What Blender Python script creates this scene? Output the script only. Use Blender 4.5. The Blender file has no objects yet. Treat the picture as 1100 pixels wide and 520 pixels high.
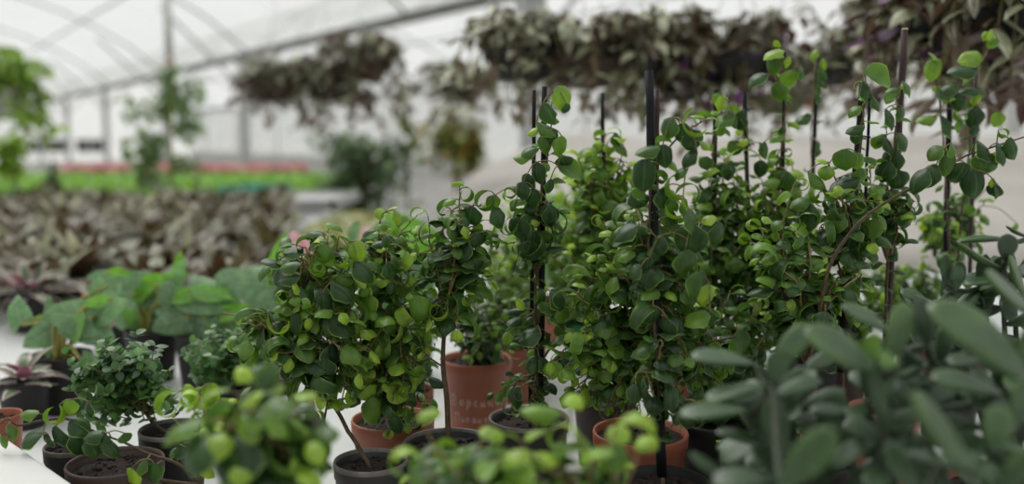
import bpy, math, random
import numpy as np
from mathutils import Vector, Matrix

# ------------------------------------------------------------------ camera, sky, exposure
SC = bpy.context.scene
COL = SC.collection
F = 1000.0                       # focal length in pixels of the 1100 x 520 frame
CAM = np.array([0.0, 0.0, 1.26])
PITCH = math.atan(110 / F)
FOCUS = 1.20
FSTOP = 1.9
cam_data = bpy.data.cameras.new('camera')
cam = bpy.data.objects.new('camera', cam_data); COL.objects.link(cam)
cam.location = CAM; cam.rotation_euler = (math.pi / 2 - PITCH, 0, 0)
cam_data.sensor_width = 36; cam_data.lens = 36 * F / 1100
cam_data.clip_start = 0.05; cam_data.clip_end = 300
cam_data.dof.use_dof = True; cam_data.dof.focus_distance = FOCUS
cam_data.dof.aperture_fstop = FSTOP; cam_data.dof.aperture_blades = 0
SC.camera = cam
SC.view_settings.view_transform = 'Standard'
SC.view_settings.look = 'None'
SC.view_settings.gamma = 1.0
SC.view_settings.use_curve_mapping = False
SC.view_settings.exposure = -0.10
SC.cycles.use_denoising = True
SC.cycles.max_bounces = 8
SC.cycles.transparent_max_bounces = 16
SC.cycles.caustics_reflective = False
SC.cycles.caustics_refractive = False
SC.cycles.sample_clamp_indirect = 6.0

world = bpy.data.worlds.new('overcast_sky'); SC.world = world
world.use_nodes = True
wn, wl = world.node_tree.nodes, world.node_tree.links
wn.clear()
w_out = wn.new('ShaderNodeOutputWorld'); w_bg = wn.new('ShaderNodeBackground')
w_tc = wn.new('ShaderNodeTexCoord'); w_sep = wn.new('ShaderNodeSeparateXYZ')
w_rmp = wn.new('ShaderNodeValToRGB')
wl.new(w_tc.outputs['Generated'], w_sep.inputs[0]); wl.new(w_sep.outputs['Z'], w_rmp.inputs[0])
w_rmp.color_ramp.elements[0].position = 0.0; w_rmp.color_ramp.elements[0].color = (0.86, 0.86, 0.85, 1)
w_rmp.color_ramp.elements[1].position = 0.9; w_rmp.color_ramp.elements[1].color = (1.16, 1.18, 1.17, 1)
wl.new(w_rmp.outputs[0], w_bg.inputs[0]); w_bg.inputs[1].default_value = 1.0
wl.new(w_bg.outputs[0], w_out.inputs[0])

sun_d = bpy.data.lights.new('veiled_sun', 'SUN'); sun_d.energy = 3.0; sun_d.angle = math.radians(40)
sun_d.color = (1.0, 0.97, 0.92)
sun = bpy.data.objects.new('veiled_sun', sun_d); COL.objects.link(sun)
sun.rotation_euler = (math.radians(-30), math.radians(-22), 0); sun.location = (0, 0, 12)

# ------------------------------------------------------------------ helpers
RND = random.Random(7)
def U(a, b): return RND.uniform(a, b)
def V(*a): return np.array(a, float)
def nrm(v):
    v = np.asarray(v, float); n = np.linalg.norm(v)
    return v / n if n > 1e-9 else np.array([0, 0, 1.0])
FWD = V(0, math.cos(PITCH), -math.sin(PITCH)); UPV = V(0, math.sin(PITCH), math.cos(PITCH)); RGT = V(1, 0, 0)
def ray(px, py): return RGT * (px - 550) / F + UPV * (260 - py) / F + FWD
def at(px, py, d):
    r = ray(px, py); return CAM + r * (d / r[1])
def on_z(px, py, z):
    r = ray(px, py); return CAM + r * ((z - CAM[2]) / r[2])
def x_at(px, d): return at(px, 300, d)[0]

class MB:
    def __init__(s): s.v = []; s.f = []; s.uv = []; s.a = []; s.n = 0; s.cent = []
    def add(s, v, f, uv=None, age=0.5):
        v = np.asarray(v, float).reshape(-1, 3); k = len(v)
        s.v.append(v); s.f.extend([tuple(i + s.n for i in q) for q in f])
        s.uv.append(np.zeros((k, 2)) if uv is None else np.asarray(uv, float))
        s.a.append(np.full(k, age) if np.isscalar(age) else np.asarray(age, float)); s.n += k
    def build(s, name, m, parent=None, smooth=True):
        v = np.concatenate(s.v); uv = np.concatenate(s.uv); a = np.concatenate(s.a)
        if parent is not None: v = v - np.array(ROOTLOC.get(parent.name, ROOTLOC.get(parent.parent.name) if parent.parent else None))
        me = bpy.data.meshes.new(name); me.from_pydata(v.tolist(), [], s.f)
        if smooth: me.polygons.foreach_set('use_smooth', [True] * len(me.polygons))
        ul = me.uv_layers.new(name='UVMap')
        idx = np.zeros(len(me.loops), dtype=np.int32); me.loops.foreach_get('vertex_index', idx)
        ul.data.foreach_set('uv', uv[idx].ravel())
        at_ = me.attributes.new('age', 'FLOAT', 'POINT'); at_.data.foreach_set('value', a)
        me.materials.append(m); me.update()
        o = bpy.data.objects.new(name, me); COL.objects.link(o)
        if parent is not None: o.parent = parent
        return o
ROOTLOC = {}
def thing(name, label, cat, loc, group=None):
    o = bpy.data.objects.new(name, None); COL.objects.link(o); o.empty_display_size = 0.05
    o.location = loc; o['label'] = label; o['category'] = cat
    if group: o['group'] = group
    ROOTLOC[o.name] = tuple(loc); return o
def tag(o, label, cat, group=None, kind=None):
    o['label'] = label; o['category'] = cat
    if group: o['group'] = group
    if kind: o['kind'] = kind
    return o
def struct(name, mb, m, smooth=False):
    o = mb.build(name, m, None, smooth); o['kind'] = 'structure'; return o
def copy_thing(root, loc, label=None, rotz=0, scale=1, group=None):
    r = root.copy(); COL.objects.link(r); r.location = loc; r.rotation_euler = (0, 0, rotz); r.scale = (scale,) * 3
    if label: r['label'] = label
    if group: r['group'] = group
    for ch in list(root.children):
        c = ch.copy(); COL.objects.link(c); c.parent = r
        for g in list(ch.children):
            q = g.copy(); COL.objects.link(q); q.parent = c
    return r

def box(mb, c, s, rz=0.0, axes=None):
    c = np.asarray(c, float); h = np.asarray(s, float) / 2
    P = np.array([[x, y, z] for x in (-1, 1) for y in (-1, 1) for z in (-1, 1)]) * h
    if axes is not None: P = P @ np.asarray(axes)
    elif rz:
        R = np.array([[math.cos(rz), math.sin(rz), 0], [-math.sin(rz), math.cos(rz), 0], [0, 0, 1]]); P = P @ R
    mb.add(P + c, [(0, 1, 3, 2), (4, 6, 7, 5), (0, 4, 5, 1), (2, 3, 7, 6), (0, 2, 6, 4), (1, 5, 7, 3)])
def tube(mb, pts, rad, n=8, age=0.5, cap=True):
    pts = np.asarray(pts, float); k = len(pts)
    rad = [rad] * k if np.isscalar(rad) else list(rad)
    t0 = nrm(pts[1] - pts[0]); side = nrm(np.cross(t0, V(0.3, 0.9, 0.1))); vs = []; uv = []
    ang = np.linspace(0, 2 * math.pi, n, endpoint=False)
    for i in range(k):
        t = nrm(pts[min(i + 1, k - 1)] - pts[max(i - 1, 0)])
        side = nrm(side - t * np.dot(side, t)); b = np.cross(t, side)
        for a in ang:
            vs.append(pts[i] + rad[i] * (math.cos(a) * side + math.sin(a) * b)); uv.append((i / (k - 1), a / 6.283))
    fs = [(i * n + j, i * n + (j + 1) % n, (i + 1) * n + (j + 1) % n, (i + 1) * n + j) for i in range(k - 1) for j in range(n)]
    if cap: fs += [tuple(range(n))[::-1], tuple((k - 1) * n + j for j in range(n))]
    mb.add(vs, fs, uv, age)
    if cap: mb.cent.extend(list(pts))
def spline(pts, per=6):
    p = [np.asarray(q, float) for q in pts]
    if len(p) < 3: return np.array([p[0] + (p[-1] - p[0]) * t for t in np.linspace(0, 1, per + 1)])
    p = [2 * p[0] - p[1]] + p + [2 * p[-1] - p[-2]]; out = []
    for i in range(1, len(p) - 2):
        for t in np.linspace(0, 1, per, endpoint=False):
            out.append(.5 * (2 * p[i] + (p[i + 1] - p[i - 1]) * t + (2 * p[i - 1] - 5 * p[i] + 4 * p[i + 1] - p[i + 2]) * t * t
                             + (3 * p[i] - p[i - 1] - 3 * p[i + 1] + p[i + 2]) * t ** 3))
    out.append(p[-2]); return np.array(out)
def lathe(mb, c, prof, n=40, closed=False):
    vs = []; uv = []
    for i, (r, z) in enumerate(prof):
        for j in range(n):
            a = 2 * math.pi * j / n; vs.append((c[0] + r * math.cos(a), c[1] + r * math.sin(a), c[2] + z)); uv.append((j / n, i / len(prof)))
    m = len(prof)
    fs = [(i * n + j, i * n + (j + 1) % n, (i + 1) * n + (j + 1) % n, (i + 1) * n + j) for i in range(m - 1) for j in range(n)]
    if closed: fs += [tuple(range(n))[::-1], tuple((m - 1) * n + j for j in range(n))]
    mb.add(vs, fs, uv)

# ------------------------------------------------------------------ materials
def newmat(name):
    m = bpy.data.materials.new(name); m.use_nodes = True
    nt = m.node_tree; nt.nodes.clear()
    out = nt.nodes.new('ShaderNodeOutputMaterial'); return m, nt.nodes, nt.links, out
def solid(name, col, rough=0.5, metal=0.0, noise=0.0, scale=20, bump=0.0, col2=None, bscale=None, spec=0.5):
    m, N, L, out = newmat(name); b = N.new('ShaderNodeBsdfPrincipled'); L.new(b.outputs[0], out.inputs[0])
    b.inputs['Roughness'].default_value = rough; b.inputs['Metallic'].default_value = metal
    b.inputs['Specular IOR Level'].default_value = spec
    b.inputs['Base Color'].default_value = (*col, 1)
    if noise or col2:
        tc = N.new('ShaderNodeTexCoord'); nz = N.new('ShaderNodeTexNoise'); nz.inputs['Scale'].default_value = scale; nz.inputs['Detail'].default_value = 5
        L.new(tc.outputs['Object'], nz.inputs['Vector']); r = N.new('ShaderNodeValToRGB')
        c2 = col2 or tuple(c * (1 - noise) for c in col)
        r.color_ramp.elements[0].position = .38; r.color_ramp.elements[1].position = .64
        r.color_ramp.elements[0].color = (*c2, 1); r.color_ramp.elements[1].color = (*col, 1)
        L.new(nz.outputs['Fac'], r.inputs[0]); L.new(r.outputs[0], b.inputs['Base Color'])
    if bump:
        tc = N.new('ShaderNodeTexCoord'); nz = N.new('ShaderNodeTexNoise'); nz.inputs['Scale'].default_value = bscale or scale * 3; nz.inputs['Detail'].default_value = 6
        L.new(tc.outputs['Object'], nz.inputs['Vector']); bp = N.new('ShaderNodeBump'); bp.inputs['Strength'].default_value = bump; bp.inputs['Distance'].default_value = .004
        L.new(nz.outputs['Fac'], bp.inputs['Height']); L.new(bp.outputs[0], b.inputs['Normal'])
    return m
def leafmat(name, stops, back, backmix=0.6, edge=None, edge_w=0.12, vein=0.25, veincol=None, rough=0.38, transl=0.2, stripe=None, spec=0.5, bands=0):
    """front/back coloured leaf, tint follows the leaf's own 'age', midrib and margin follow its UV"""
    m, N, L, out = newmat(name)
    at_ = N.new('ShaderNodeAttribute'); at_.attribute_name = 'age'
    r = N.new('ShaderNodeValToRGB'); els = r.color_ramp.elements
    while len(els) < len(stops): els.new(0.5)
    for e, (p, c) in zip(els, stops): e.position = p; e.color = (*c, 1)
    L.new(at_.outputs['Fac'], r.inputs[0])
    uv = N.new('ShaderNodeUVMap'); sp = N.new('ShaderNodeSeparateXYZ'); L.new(uv.outputs[0], sp.inputs[0])
    def math_(op, a, b=None):
        n = N.new('ShaderNodeMath'); n.operation = op
        for i, x in enumerate((a, b)):
            if x is None: continue
            if isinstance(x, (int, float)): n.inputs[i].default_value = x
            else: L.new(x, n.inputs[i])
        return n.outputs[0]
    def mix(f, a, b):
        n = N.new('ShaderNodeMix'); n.data_type = 'RGBA'
        for s, x in ((n.inputs[0], f), (n.inputs[6], a), (n.inputs[7], b)):
            if isinstance(x, (int, float)): s.default_value = x
            elif isinstance(x, tuple): s.default_value = (*x, 1)
            else: L.new(x, s)
        return n.outputs[2]
    c = r.outputs[0]
    av = math_('ABSOLUTE', math_('SUBTRACT', math_('MULTIPLY', sp.outputs['Y'], 2.0), 1.0))
    if bands:
        # side veins: slanted bands of the leaf's own pattern
        sl = math_('SINE', math_('MULTIPLY', math_('SUBTRACT', sp.outputs['X'], math_('MULTIPLY', av, .25)), bands))
        c = mix(math_('MULTIPLY', math_('GREATER_THAN', sl, .86), .22), c, veincol or (.3, .4, .2))
    if edge:
        e = math_('GREATER_THAN', av, 1 - edge_w)
        if edge_w > .25:
            n = N.new('ShaderNodeMapRange'); n.inputs[1].default_value = 1 - edge_w; n.inputs[2].default_value = min(1, 1 - edge_w * .5); L.new(av, n.inputs[0]); e = n.outputs[0]
        c = mix(math_('MULTIPLY', e, .8), c, edge)
    if stripe:
        s_ = math_('LESS_THAN', math_('ABSOLUTE', math_('SUBTRACT', av, .42)), .13)
        c = mix(math_('MULTIPLY', s_, .8), c, stripe)
    if vein:
        c = mix(math_('MULTIPLY', math_('LESS_THAN', av, .05), vein), c, veincol or (.35, .5, .2))
    tc = N.new('ShaderNodeTexCoord'); nz = N.new('ShaderNodeTexNoise'); nz.inputs['Scale'].default_value = 45; L.new(tc.outputs['Object'], nz.inputs['Vector'])
    hsv = N.new('ShaderNodeHueSaturation'); L.new(c, hsv.inputs['Color']); mr = N.new('ShaderNodeMapRange')
    mr.inputs[1].default_value = .3; mr.inputs[2].default_value = .7; mr.inputs[3].default_value = .75; mr.inputs[4].default_value = 1.25
    L.new(nz.outputs['Fac'], mr.inputs[0]); L.new(mr.outputs[0], hsv.inputs['Value']); c = hsv.outputs[0]
    geo = N.new('ShaderNodeNewGeometry')
    cc = mix(math_('MULTIPLY', geo.outputs['Backfacing'], backmix), c, back)
    b = N.new('ShaderNodeBsdfPrincipled'); L.new(cc, b.inputs['Base Color']); b.inputs['Roughness'].default_value = rough
    b.inputs['Specular IOR Level'].default_value = spec
    t = N.new('ShaderNodeBsdfTranslucent'); hs = N.new('ShaderNodeHueSaturation'); hs.inputs['Saturation'].default_value = 1.15; hs.inputs['Value'].default_value = 1.9
    L.new(cc, hs.inputs['Color']); L.new(hs.outputs[0], t.inputs[0])
    mx = N.new('ShaderNodeMixShader'); mx.inputs[0].default_value = transl; L.new(b.outputs[0], mx.inputs[1]); L.new(t.outputs[0], mx.inputs[2])
    L.new(mx.outputs[0], out.inputs[0]); return m

M = {}
M['ficus'] = leafmat('ficus_leaf', [(0, (.011, .032, .010)), (.3, (.036, .086, .019)), (.6, (.125, .235, .027)), (1, (.33, .47, .045))], (.16, .30, .07), .5, edge=(.22, .36, .08), edge_w=.07, vein=.3, veincol=(.10, .20, .05), rough=.36, transl=.19, spec=.36)
M['tiny'] = leafmat('small_bush_leaf', [(0, (.022, .065, .026)), (1, (.11, .24, .06))], (.10, .18, .08), .5, rough=.42, transl=.18)
M['jade'] = leafmat('succulent_leaf', [(0, (.012, .028, .010)), (.5, (.040, .080, .032)), (1, (.12, .24, .03))], (.05, .10, .04), 0, vein=0, rough=.36, transl=.02, spec=.48)
M['anth'] = leafmat('broad_leaf', [(0, (.055, .115, .05)), (.5, (.17, .29, .14)), (1, (.16, .38, .035))], (.22, .36, .16), .5, vein=.35, veincol=(.30, .44, .24), rough=.42, transl=.28, bands=30)
M['brom'] = leafmat('rosette_leaf', [(0, (.035, .020, .014)), (.35, (.075, .048, .026)), (.7, (.075, .11, .03)), (1, (.36, .34, .19))], (.075, .045, .028), .7, edge=(.21, .18, .10), edge_w=.25, vein=.2, veincol=(.3, .3, .15), rough=.4, transl=.15)
M['pink'] = leafmat('pink_striped_leaf', [(0, (.035, .07, .035)), (1, (.10, .16, .07))], (.25, .06, .13), .7, edge=(.58, .40, .40), edge_w=.5, vein=0, rough=.4, transl=.15)
M['trad'] = leafmat('trailing_leaf', [(0, (.075, .030, .024)), (.35, (.10, .078, .048)), (.65, (.17, .19, .10)), (1, (.50, .50, .34))], (.13, .048, .045), .7, vein=.3, veincol=(.25, .28, .2), stripe=(.30, .33, .22), rough=.32, transl=.12)
M['lime'] = leafmat('lime_leaf', [(0, (.10, .20, .03)), (1, (.32, .48, .07))], (.3, .42, .1), .5, rough=.45, transl=.3)
M['tree'] = leafmat('tree_leaf', [(0, (.035, .065, .035)), (.6, (.09, .15, .07)), (1, (.16, .26, .08))], (.12, .18, .09), .5, rough=.45, transl=.2)
M['airy'] = leafmat('airy_tree_leaf', [(0, (.09, .15, .07)), (1, (.20, .30, .12))], (.2, .28, .14), .5, rough=.5, transl=.35)
M['autumn'] = leafmat('yellow_patch_leaf', [(0, (.10, .17, .05)), (.7, (.22, .26, .05)), (1, (.48, .26, .03))], (.2, .2, .08), .5, rough=.45, transl=.2)
M['grass'] = leafmat('seedling_leaf', [(0, (.12, .30, .04)), (1, (.28, .50, .08))], (.25, .4, .1), .4, vein=0, rough=.5, transl=.25)
M['olive'] = leafmat('ground_cover_leaf', [(0, (.16, .18, .06)), (1, (.40, .40, .18))], (.3, .3, .15), .4, vein=0, rough=.5, transl=.25)
M['flower'] = leafmat('pink_flower', [(0, (.36, .09, .10)), (1, (.60, .24, .24))], (.6, .3, .3), .4, vein=0, rough=.5, transl=.25)
M['bract'] = leafmat('flower_bract', [(0, (.75, .62, .60)), (1, (.62, .08, .30))], (.7, .5, .5), .4, vein=0, rough=.45, transl=.25)
M['purple'] = leafmat('purple_leaf', [(0, (.05, .02, .05)), (1, (.14, .045, .14))], (.2, .05, .2), .5, vein=0, rough=.45, transl=.2)
M['bark'] = solid('twig_bark', (.105, .070, .036), .8, noise=.5, scale=120, bump=.5)
M['twig'] = solid('young_twig', (.20, .16, .055), .6, noise=.4, scale=120)
M['succstem'] = solid('succulent_stem', (.022, .038, .014), .6, noise=.3, scale=60)
M['greenstem'] = solid('green_stem', (.12, .22, .05), .5, noise=.3, scale=60)
M['yellowstem'] = solid('yellow_stem', (.34, .32, .07), .5, noise=.3, scale=60)
M['stake_black'] = solid('black_stake', (.008, .009, .012), .6, noise=.3, scale=80, bump=.15, spec=.2)
M['stake_plum'] = solid('plum_stake', (.040, .014, .015), .65, noise=.4, scale=70, bump=.3)
M['cut'] = solid('stake_cut_end', (.62, .48, .36), .8)
M['tie'] = solid('tie_wire', (.012, .012, .014), .5)
M['terra'] = solid('terracotta_plastic', (.36, .105, .052), .48, noise=.22, scale=14, bump=.06)
M['terra_d'] = solid('dusty_terracotta', (.30, .095, .055), .55, noise=.3, scale=18, bump=.08)
M['potblack'] = solid('black_plastic', (.010, .010, .011), .6, noise=.5, scale=16, bump=.05)
M['potgrey'] = solid('worn_dark_plastic', (.030, .028, .029), .55, noise=.4, scale=16, bump=.08)
M['rimgrey'] = solid('dusty_rim', (.17, .155, .14), .65, noise=.45, scale=40)
M['potbrown'] = solid('brown_plastic', (.070, .040, .032), .55, noise=.4, scale=16)
M['potgreen'] = solid('green_plastic', (.015, .22, .11), .4, noise=.2, scale=12)
M['potolive'] = solid('olive_moss_basket', (.10, .11, .045), .8, noise=.5, scale=25, bump=.4)
M['soil'] = solid('potting_soil', (.036, .022, .015), .95, noise=.0, scale=260, bump=1.0, col2=(.009, .006, .005), bscale=320)
M['chalk'] = solid('chalk_marks', (.80, .62, .55), .9, noise=.5, scale=300)
M['bench'] = solid('white_bench_top', (.60, .615, .60), .45, noise=.10, scale=5, bump=.03)
M['benchgrey'] = solid('grey_bench_top', (.50, .50, .49), .5, noise=.15, scale=5)
M['steel'] = solid('galvanised_steel', (.50, .51, .50), .5, metal=.2, noise=.25, scale=6)
M['darksteel'] = solid('weathered_gutter_steel', (.20, .20, .185), .6, metal=.2, noise=.3, scale=4)
M['white'] = solid('white_plastic', (.62, .62, .60), .5, noise=.06, scale=6)
M['teal'] = solid('teal_plastic', (.03, .30, .20), .4)
M['concrete'] = solid('concrete_floor', (.24, .235, .22), .85, noise=.3, scale=1.5, bump=.2, bscale=20)
M['fleece'] = solid('fleece_cover', (.40, .375, .345), .85, noise=.10, scale=2.5, bump=.15, bscale=40)
M['basewall'] = solid('base_wall', (.52, .52, .50), .8, noise=.12, scale=2)
M['pinkpost'] = solid('faded_post', (.52, .40, .36), .7, noise=.1, scale=3)
M['window_d'] = solid('window_dark_pane', (.07, .075, .075), .15)
M['ground'] = solid('gravel_outside', (.55, .55, .53), .9, noise=.2, scale=.6)
def glazing(name, tr, col):
    m, N, L, out = newmat(name); t = N.new('ShaderNodeBsdfTransparent'); t.inputs[0].default_value = (*col, 1)
    d = N.new('ShaderNodeBsdfTranslucent'); d.inputs[0].default_value = (.93, .94, .93, 1)
    e = N.new('ShaderNodeBsdfDiffuse'); e.inputs[0].default_value = (.80, .81, .80, 1)
    m2 = N.new('ShaderNodeMixShader'); m2.inputs[0].default_value = .35; L.new(d.outputs[0], m2.inputs[1]); L.new(e.outputs[0], m2.inputs[2])
    tc = N.new('ShaderNodeTexCoord'); nz = N.new('ShaderNodeTexNoise'); nz.inputs['Scale'].default_value = .7; nz.inputs['Detail'].default_value = 3; L.new(tc.outputs['Object'], nz.inputs[0])
    mr = N.new('ShaderNodeMapRange'); mr.inputs[3].default_value = tr + .12; mr.inputs[4].default_value = tr - .12; L.new(nz.outputs['Fac'], mr.inputs[0])
    mx = N.new('ShaderNodeMixShader'); L.new(mr.outputs[0], mx.inputs[0]); L.new(m2.outputs[0], mx.inputs[1]); L.new(t.outputs[0], mx.inputs[2])
    L.new(mx.outputs[0], out.inputs[0]); return m
M['film'] = glazing('roof_film', .70, (.90, .91, .91))
M['panel'] = glazing('wall_panel', .60, (.86, .86, .85))

# ------------------------------------------------------------------ the greenhouse shell (its axis runs away to the left)
TH = math.atan2(.672, 1.0)
AX = V(-math.sin(TH), math.cos(TH), 0); BX = V(math.cos(TH), math.sin(TH), 0); ZX = V(0, 0, 1)
def G(a, b, z): return AX * a + BX * b + ZX * z
RZ = TH
A0, A1 = -6.0, 60.0; GUT = 6.3; BAY = 9.6; GH = 3.0; CROWN = 1.9
def frame_box(mb, a0, a1, b0, b1, z0, z1):
    box(mb, G((a0 + a1) / 2, (b0 + b1) / 2, (z0 + z1) / 2), (b1 - b0, a1 - a0, z1 - z0), axes=[BX, AX, ZX])
mb = MB(); frame_box(mb, A0, A1, GUT - BAY, GUT + BAY, -.1, 0); struct('floor', mb, M['concrete'])
mb = MB(); box(mb, (0, 40, -.25), (320, 320, .2)); struct('ground', mb, M['ground'])
def arch(b0, t): return b0 + BAY * t, GH + CROWN * math.sin(math.pi * t) ** .8
for k, b0 in enumerate((GUT - BAY, GUT)):
    mb = MB(); n = 20; vs = []
    for a in (A0, A1):
        for i in range(n + 1):
            b, z = arch(b0, i / n); vs.append(G(a, b, z + .06))
    mb.add(vs, [(i, i + 1, n + 2 + i, n + 1 + i) for i in range(n)]); struct('ceiling', mb, M['film'], True)
    mb = MB()
    for t in (.2, .5, .8):
        b, z = arch(b0, t); tube(mb, [G(A0, b, z), G(A1, b, z)], .03, 6)
    struct('trim_1', mb, M['steel'], True)
    mb = MB(); a = -2.0
    while a < 60:
        pts = [G(a, *arch(b0, i / 12)) for i in range(13)]; tube(mb, pts, .028, 6)
        a += 7.0
    struct('trim_2', mb, M['steel'], True)
for b in (GUT - BAY, GUT, GUT + BAY):
    mb = MB(); frame_box(mb, A0, A1, b - .09, b + .09, GH - .08, GH + .04); struct('trim_3', mb, M['darksteel'])
for a in (-4, 2, 9, 19.4, 26.0, 34.0, 42, 50):
    mb = MB(); frame_box(mb, a - .07, a + .07, GUT - .09, GUT + .09, 0, GH - .1)
    frame_box(mb, a - .25, a + .25, GUT - .05, GUT + .05, GH - .45, GH - .12)
    for sgn in (-1, 1):                                   # raking braces up into the arches
        tube(mb, [G(a, GUT, GH - .7), G(a, GUT + sgn * 1.6, GH + .85)], .035, 6)
    struct('trim_4', mb, M['steel'])
# side wall (right) and end wall: ribbed panels on a low base
mb = MB(); frame_box(mb, A0, A1, GUT + BAY, GUT + BAY + .03, .55, GH); struct('wall_right', mb, M['panel'])
mb = MB(); frame_box(mb, A0, A1, GUT + BAY - .05, GUT + BAY + .12, 0, .55); struct('wall_right_base', mb, M['basewall'])
mb = MB(); frame_box(mb, A0, A1, GUT - BAY - .03, GUT - BAY, .0, GH); struct('wall_left', mb, M['panel'])
mb = MB()
for a in np.arange(-4, 60, 6.0): frame_box(mb, a - .04, a + .04, GUT + BAY - .09, GUT + BAY - .01, .55, GH)
struct('trim_5', mb, M['white'])
def endwall(a, name):
    m_ = MB()
    for b0 in (GUT - BAY, GUT):
        n = 16; vs = [G(a, b0, .0), G(a, b0 + BAY, .0)] + [G(a, *arch(b0, 1 - i / n)) for i in range(n + 1)]
        m_.add(vs, [tuple(range(len(vs)))])
    struct(name, m_, M['panel'])
endwall(A1, 'wall_back'); endwall(A0, 'wall_front')
for k, (b0, b1) in enumerate(((GUT - 2.2, GUT + .1), (GUT + .5, GUT + 2.6), (GUT + 3.1, GUT + 4.6))):
    mb = MB(); frame_box(mb, A1 - .12, A1 - .06, b0, b1, .55, 1.25); w = struct('window_%d' % (k + 1), mb, M['window_d'])
    mb = MB()
    for z in (.52, 1.27): frame_box(mb, A1 - .2, A1 - .04, b0 - .08, b1 + .08, z - .04, z + .04)
    for b in (b0, (b0 + b1) / 2, b1): frame_box(mb, A1 - .2, A1 - .04, b - .05, b + .05, .5, 1.29)
    fr = mb.build('window_frame', M['white'], None, False); fr.parent = w

# overhead pipes that the baskets hang from
mb = MB(); tube(mb, [V(-9, 6.2, 2.75), V(9, 6.2, 2.75)], .02, 8); struct('trim_6', mb, M['steel'])
mb = MB(); tube(mb, [V(-6, 2.9, 2.75), V(8, 2.9, 2.75)], .02, 8); struct('trim_6', mb, M['steel'])
mb = MB(); tube(mb, [V(-4, 2.1, 2.75), V(6, 2.1, 2.75)], .02, 8); struct('trim_6', mb, M['steel'])
mb = MB(); tube(mb, [V(-12, 9.0, 2.85), V(9, 9.0, 2.85)], .02, 8); struct('trim_6', mb, M['steel'])

# ------------------------------------------------------------------ benches
TZ = .75
def bench(x0, x1, y0, y1, label, z=TZ, mat='bench', group=None, rim=True):
    t = thing('growing_bench', label, 'bench', ((x0 + x1) / 2, (y0 + y1) / 2, 0), group)
    mb = MB(); box(mb, ((x0 + x1) / 2, (y0 + y1) / 2, z - .02), (x1 - x0, y1 - y0, .04))
    if rim:
        for yy in (y0, y1): box(mb, ((x0 + x1) / 2, yy, z - .012), (x1 - x0 + .03, .03, .075))
        for xx in (x0, x1): box(mb, (xx, (y0 + y1) / 2, z - .012), (.03, y1 - y0 + .03, .075))
    mb.build('bench_top', M[mat], t, False)
    for xx in (x0 + .15, (x0 + x1) / 2, x1 - .15):
        for yy in (y0 + .12, y1 - .12):
            l = MB(); box(l, (xx, yy, (z - .04) / 2), (.045, .045, z - .04)); l.build('leg', M['steel'], t, False)
    for yy in (y0 + .12, y1 - .12):
        r = MB(); box(r, ((x0 + x1) / 2, yy, z - .07), (x1 - x0 - .2, .03, .05)); r.build('rail', M['steel'], t, False)
    return t
bench(-3.0, 2.9, .30, 3.38, 'long white growing bench carrying the potted plants nearest the camera')
bench(-6.4, -.60, 3.5, 6.2, 'white bench behind, covered with the brown rosette plants')
bench(-2.62, -1.3, 6.75, 7.9, 'empty grey bench beyond the rosette plants, left of the dark shrub', z=.80, mat='benchgrey')
bench(-9.6, -1.95, 8.16, 11.6, 'far bench carrying the strip of bright green seedlings', z=.68, mat='white')
bench(-11.5, -4.2, 14.2, 15.6, 'farthest white bench on the left with pink flowers', z=.68, mat='white')
bench(-.45, 6.6, 4.45, 7.3, 'wide bench on the right under the pale fleece', z=.60, mat='benchgrey')

# pale fleece draped over the right-hand bench
mb = MB(); nx, ny = 90, 46; vs = []; fs = []; uv = []
for j in range(ny + 1):
    for i in range(nx + 1):
        u = i / nx; v = j / ny; x = -.54 + 7.3 * u; y = 4.28 + 3.2 * v
        rise = min(1, .45 + .55 * min(1, max(0, (x + .5 - (v - .5) * .3) / .75)) ** .8); front = min(1, v / .85) ** .75
        z = .64 + (.62 * rise) * front
        z -= .30 * max(0, 1 - v / .05) + .28 * max(0, 1 - u / .035) * (1 - .2 * v)
        z += .018 * math.sin(x * 5 + 3 * math.sin(y * 1.7)) * front + .012 * math.sin(x * 2.3 - y * 6) + .02 * math.sin(y * 9 + x * .6) * front
        vs.append((x + .03 * math.sin(y * 5), y + .02 * math.sin(x * 6), z)); uv.append((u, v))
fs = [(j * (nx + 1) + i, j * (nx + 1) + i + 1, (j + 1) * (nx + 1) + i + 1, (j + 1) * (nx + 1) + i) for j in range(ny) for i in range(nx)]
mb.add(vs, fs, uv); fl = mb.build('fleece_cover', M['fleece'])
tag(fl, 'pale beige fleece sheet draped in a slope over the bench on the right', 'cover')
sm = fl.modifiers.new('thickness', 'SOLIDIFY'); sm.thickness = .004

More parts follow.
